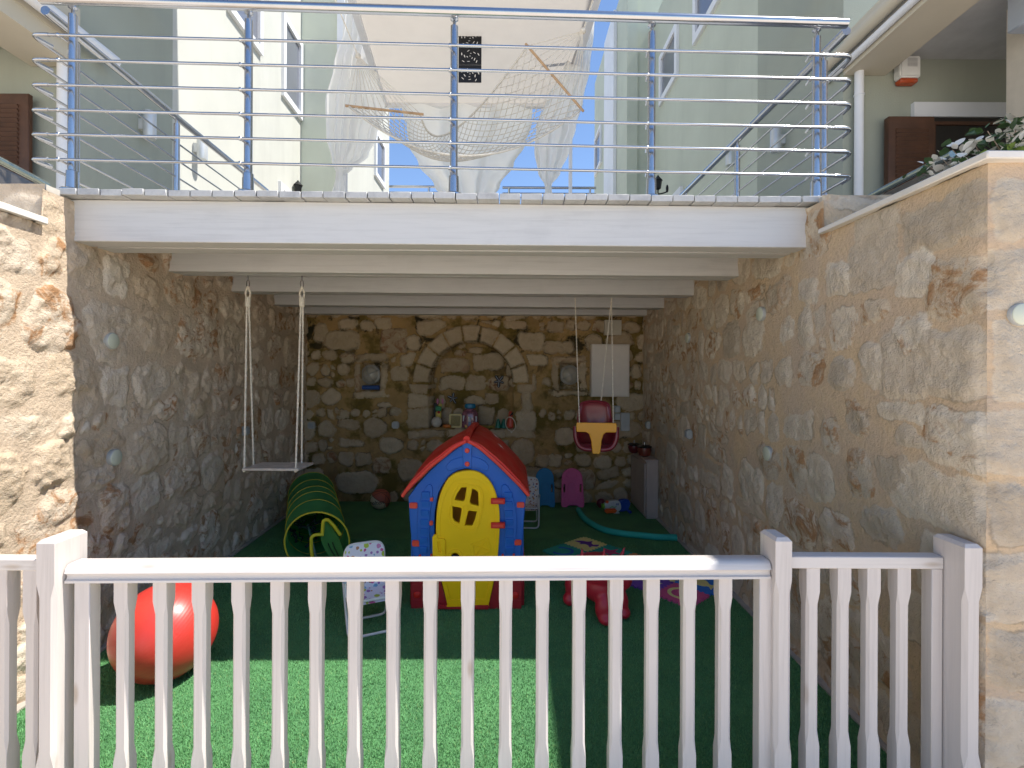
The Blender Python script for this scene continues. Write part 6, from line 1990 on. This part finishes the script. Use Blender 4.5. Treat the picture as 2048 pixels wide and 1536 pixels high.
def kid_chair(loc, rz, fabric, label):
    r = thing('folding_chair', label, 'chair', loc, rz, 'small folding chairs with printed fabric')
    tb = mat('white_chair_tube', (0.66, 0.66, 0.64), 0.3, 0.0)
    w = 0.128
    # backrest tube loop: stands behind the seat, leaning back
    bk = [(-w, 0.02, 0.14), (-w, 0.12, 0.36), (-w, 0.135, 0.42), (-w + 0.03, 0.145, 0.462), (w - 0.03, 0.145, 0.462), (w, 0.135, 0.42), (w, 0.12, 0.36), (w, 0.02, 0.14)]
    m = MB(); m.tube(bent(bk, 0.05), 0.009, 8); m.build('back_frame', tb, r, local=True)
    st = [(-w, 0.06, 0.19), (-w, -0.15, 0.20), (w, -0.15, 0.20), (w, 0.06, 0.19)]
    m = MB(); m.tube(bent(st, 0.04), 0.009, 8); m.build('seat_frame', tb, r, local=True)
    # fabric
    fb = smooth_loop([(-w + 0.002, 0.22), (-w + 0.002, 0.44), (-w + 0.03, 0.495), (w - 0.03, 0.495), (w - 0.002, 0.44), (w - 0.002, 0.22)], 1)
    M = Matrix.Translation((0, 0.055, 0.0)) @ Matrix.Rotation(R(-21), 4, 'X') 
    fb = [(x, z * 1.06 - 0.02) for x, z in fb]
    plate('backrest', [rrect(-w + 0.003, w - 0.003, 0.13, 0.475, 0.045)], fabric, r, y=-0.012, th=0.012, bevel=0.003, M=Matrix.Translation((0, 0.0, 0.0)) @ Matrix.Rotation(R(-18), 4, 'X'))
    def sf(u, v):
        return Vector((-w + 0.003 + (2 * w - 0.006) * u, 0.045 - 0.21 * v, 0.196 - 0.022 * math.sin(PI * v) * 1.0 + 0.012 * (v > 0.93) * -1))
    s_ = sheet('seat', sf, 10, 12, fabric, None)
    s_.parent = r
    # legs: two crossing U frames
    for nm, p in (('front_leg_frame', [(-w - 0.012, 0.10, 0.25), (-w - 0.012, -0.20, 0.010), (w + 0.012, -0.20, 0.010), (w + 0.012, 0.10, 0.25)]),
                  ('rear_leg_frame', [(-w + 0.010, -0.10, 0.20), (-w + 0.010, 0.03, 0.010), (w - 0.010, 0.03, 0.010), (w - 0.010, -0.10, 0.20)])):
        m = MB(); m.tube(bent(p, 0.045), 0.0085, 8); m.build('leg_frame', tb, r, local=True)
    for s1 in (-1, 1):
        m = MB(); m.box((s1 * (w + 0.012), 0.02, 0.285), (0.028, 0.13, 0.012)); m.build('armrest', mat('pale_blue_grey_plastic', (0.40, 0.47, 0.50), 0.5), r, local=True, bevel=0.004)
        m = MB(); m.tube([(s1 * (w + 0.012), -0.03, 0.28), (s1 * (w + 0.012), -0.06, 0.20)], 0.006, 6); m.build('arm_bracket', tb, r, local=True)
        m = MB(); m.tube([(s1 * (w + 0.012), 0.07, 0.28), (s1 * w, 0.10, 0.32)], 0.006, 6); m.build('arm_bracket', tb, r, local=True)
    return r
hearts = pattern_mat('heart_print_fabric', (0.70, 0.68, 0.74), [(0.52, 0.09, 0.26), (0.34, 0.16, 0.40), (0.40, 0.50, 0.04), (0.56, 0.22, 0.40), (0.18, 0.38, 0.55), (0.42, 0.20, 0.10)], 27, 0.46)
anim = pattern_mat('animal_print_fabric', (0.62, 0.60, 0.58), [(0.28, 0.09, 0.05), (0.05, 0.13, 0.30), (0.45, 0.22, 0.04), (0.10, 0.10, 0.22), (0.30, 0.06, 0.05)], 42, 0.40)
kid_chair((P(731, 1240, 3.18).x, 3.22, 0), R(25), hearts, 'small folding chair printed with colourful hearts behind the middle of the fence')
kid_chair((P(1052, 1040, 5.28).x, 5.33, 0), R(-4), anim, 'small folding chair with tiny printed figures, half hidden behind the playhouse')
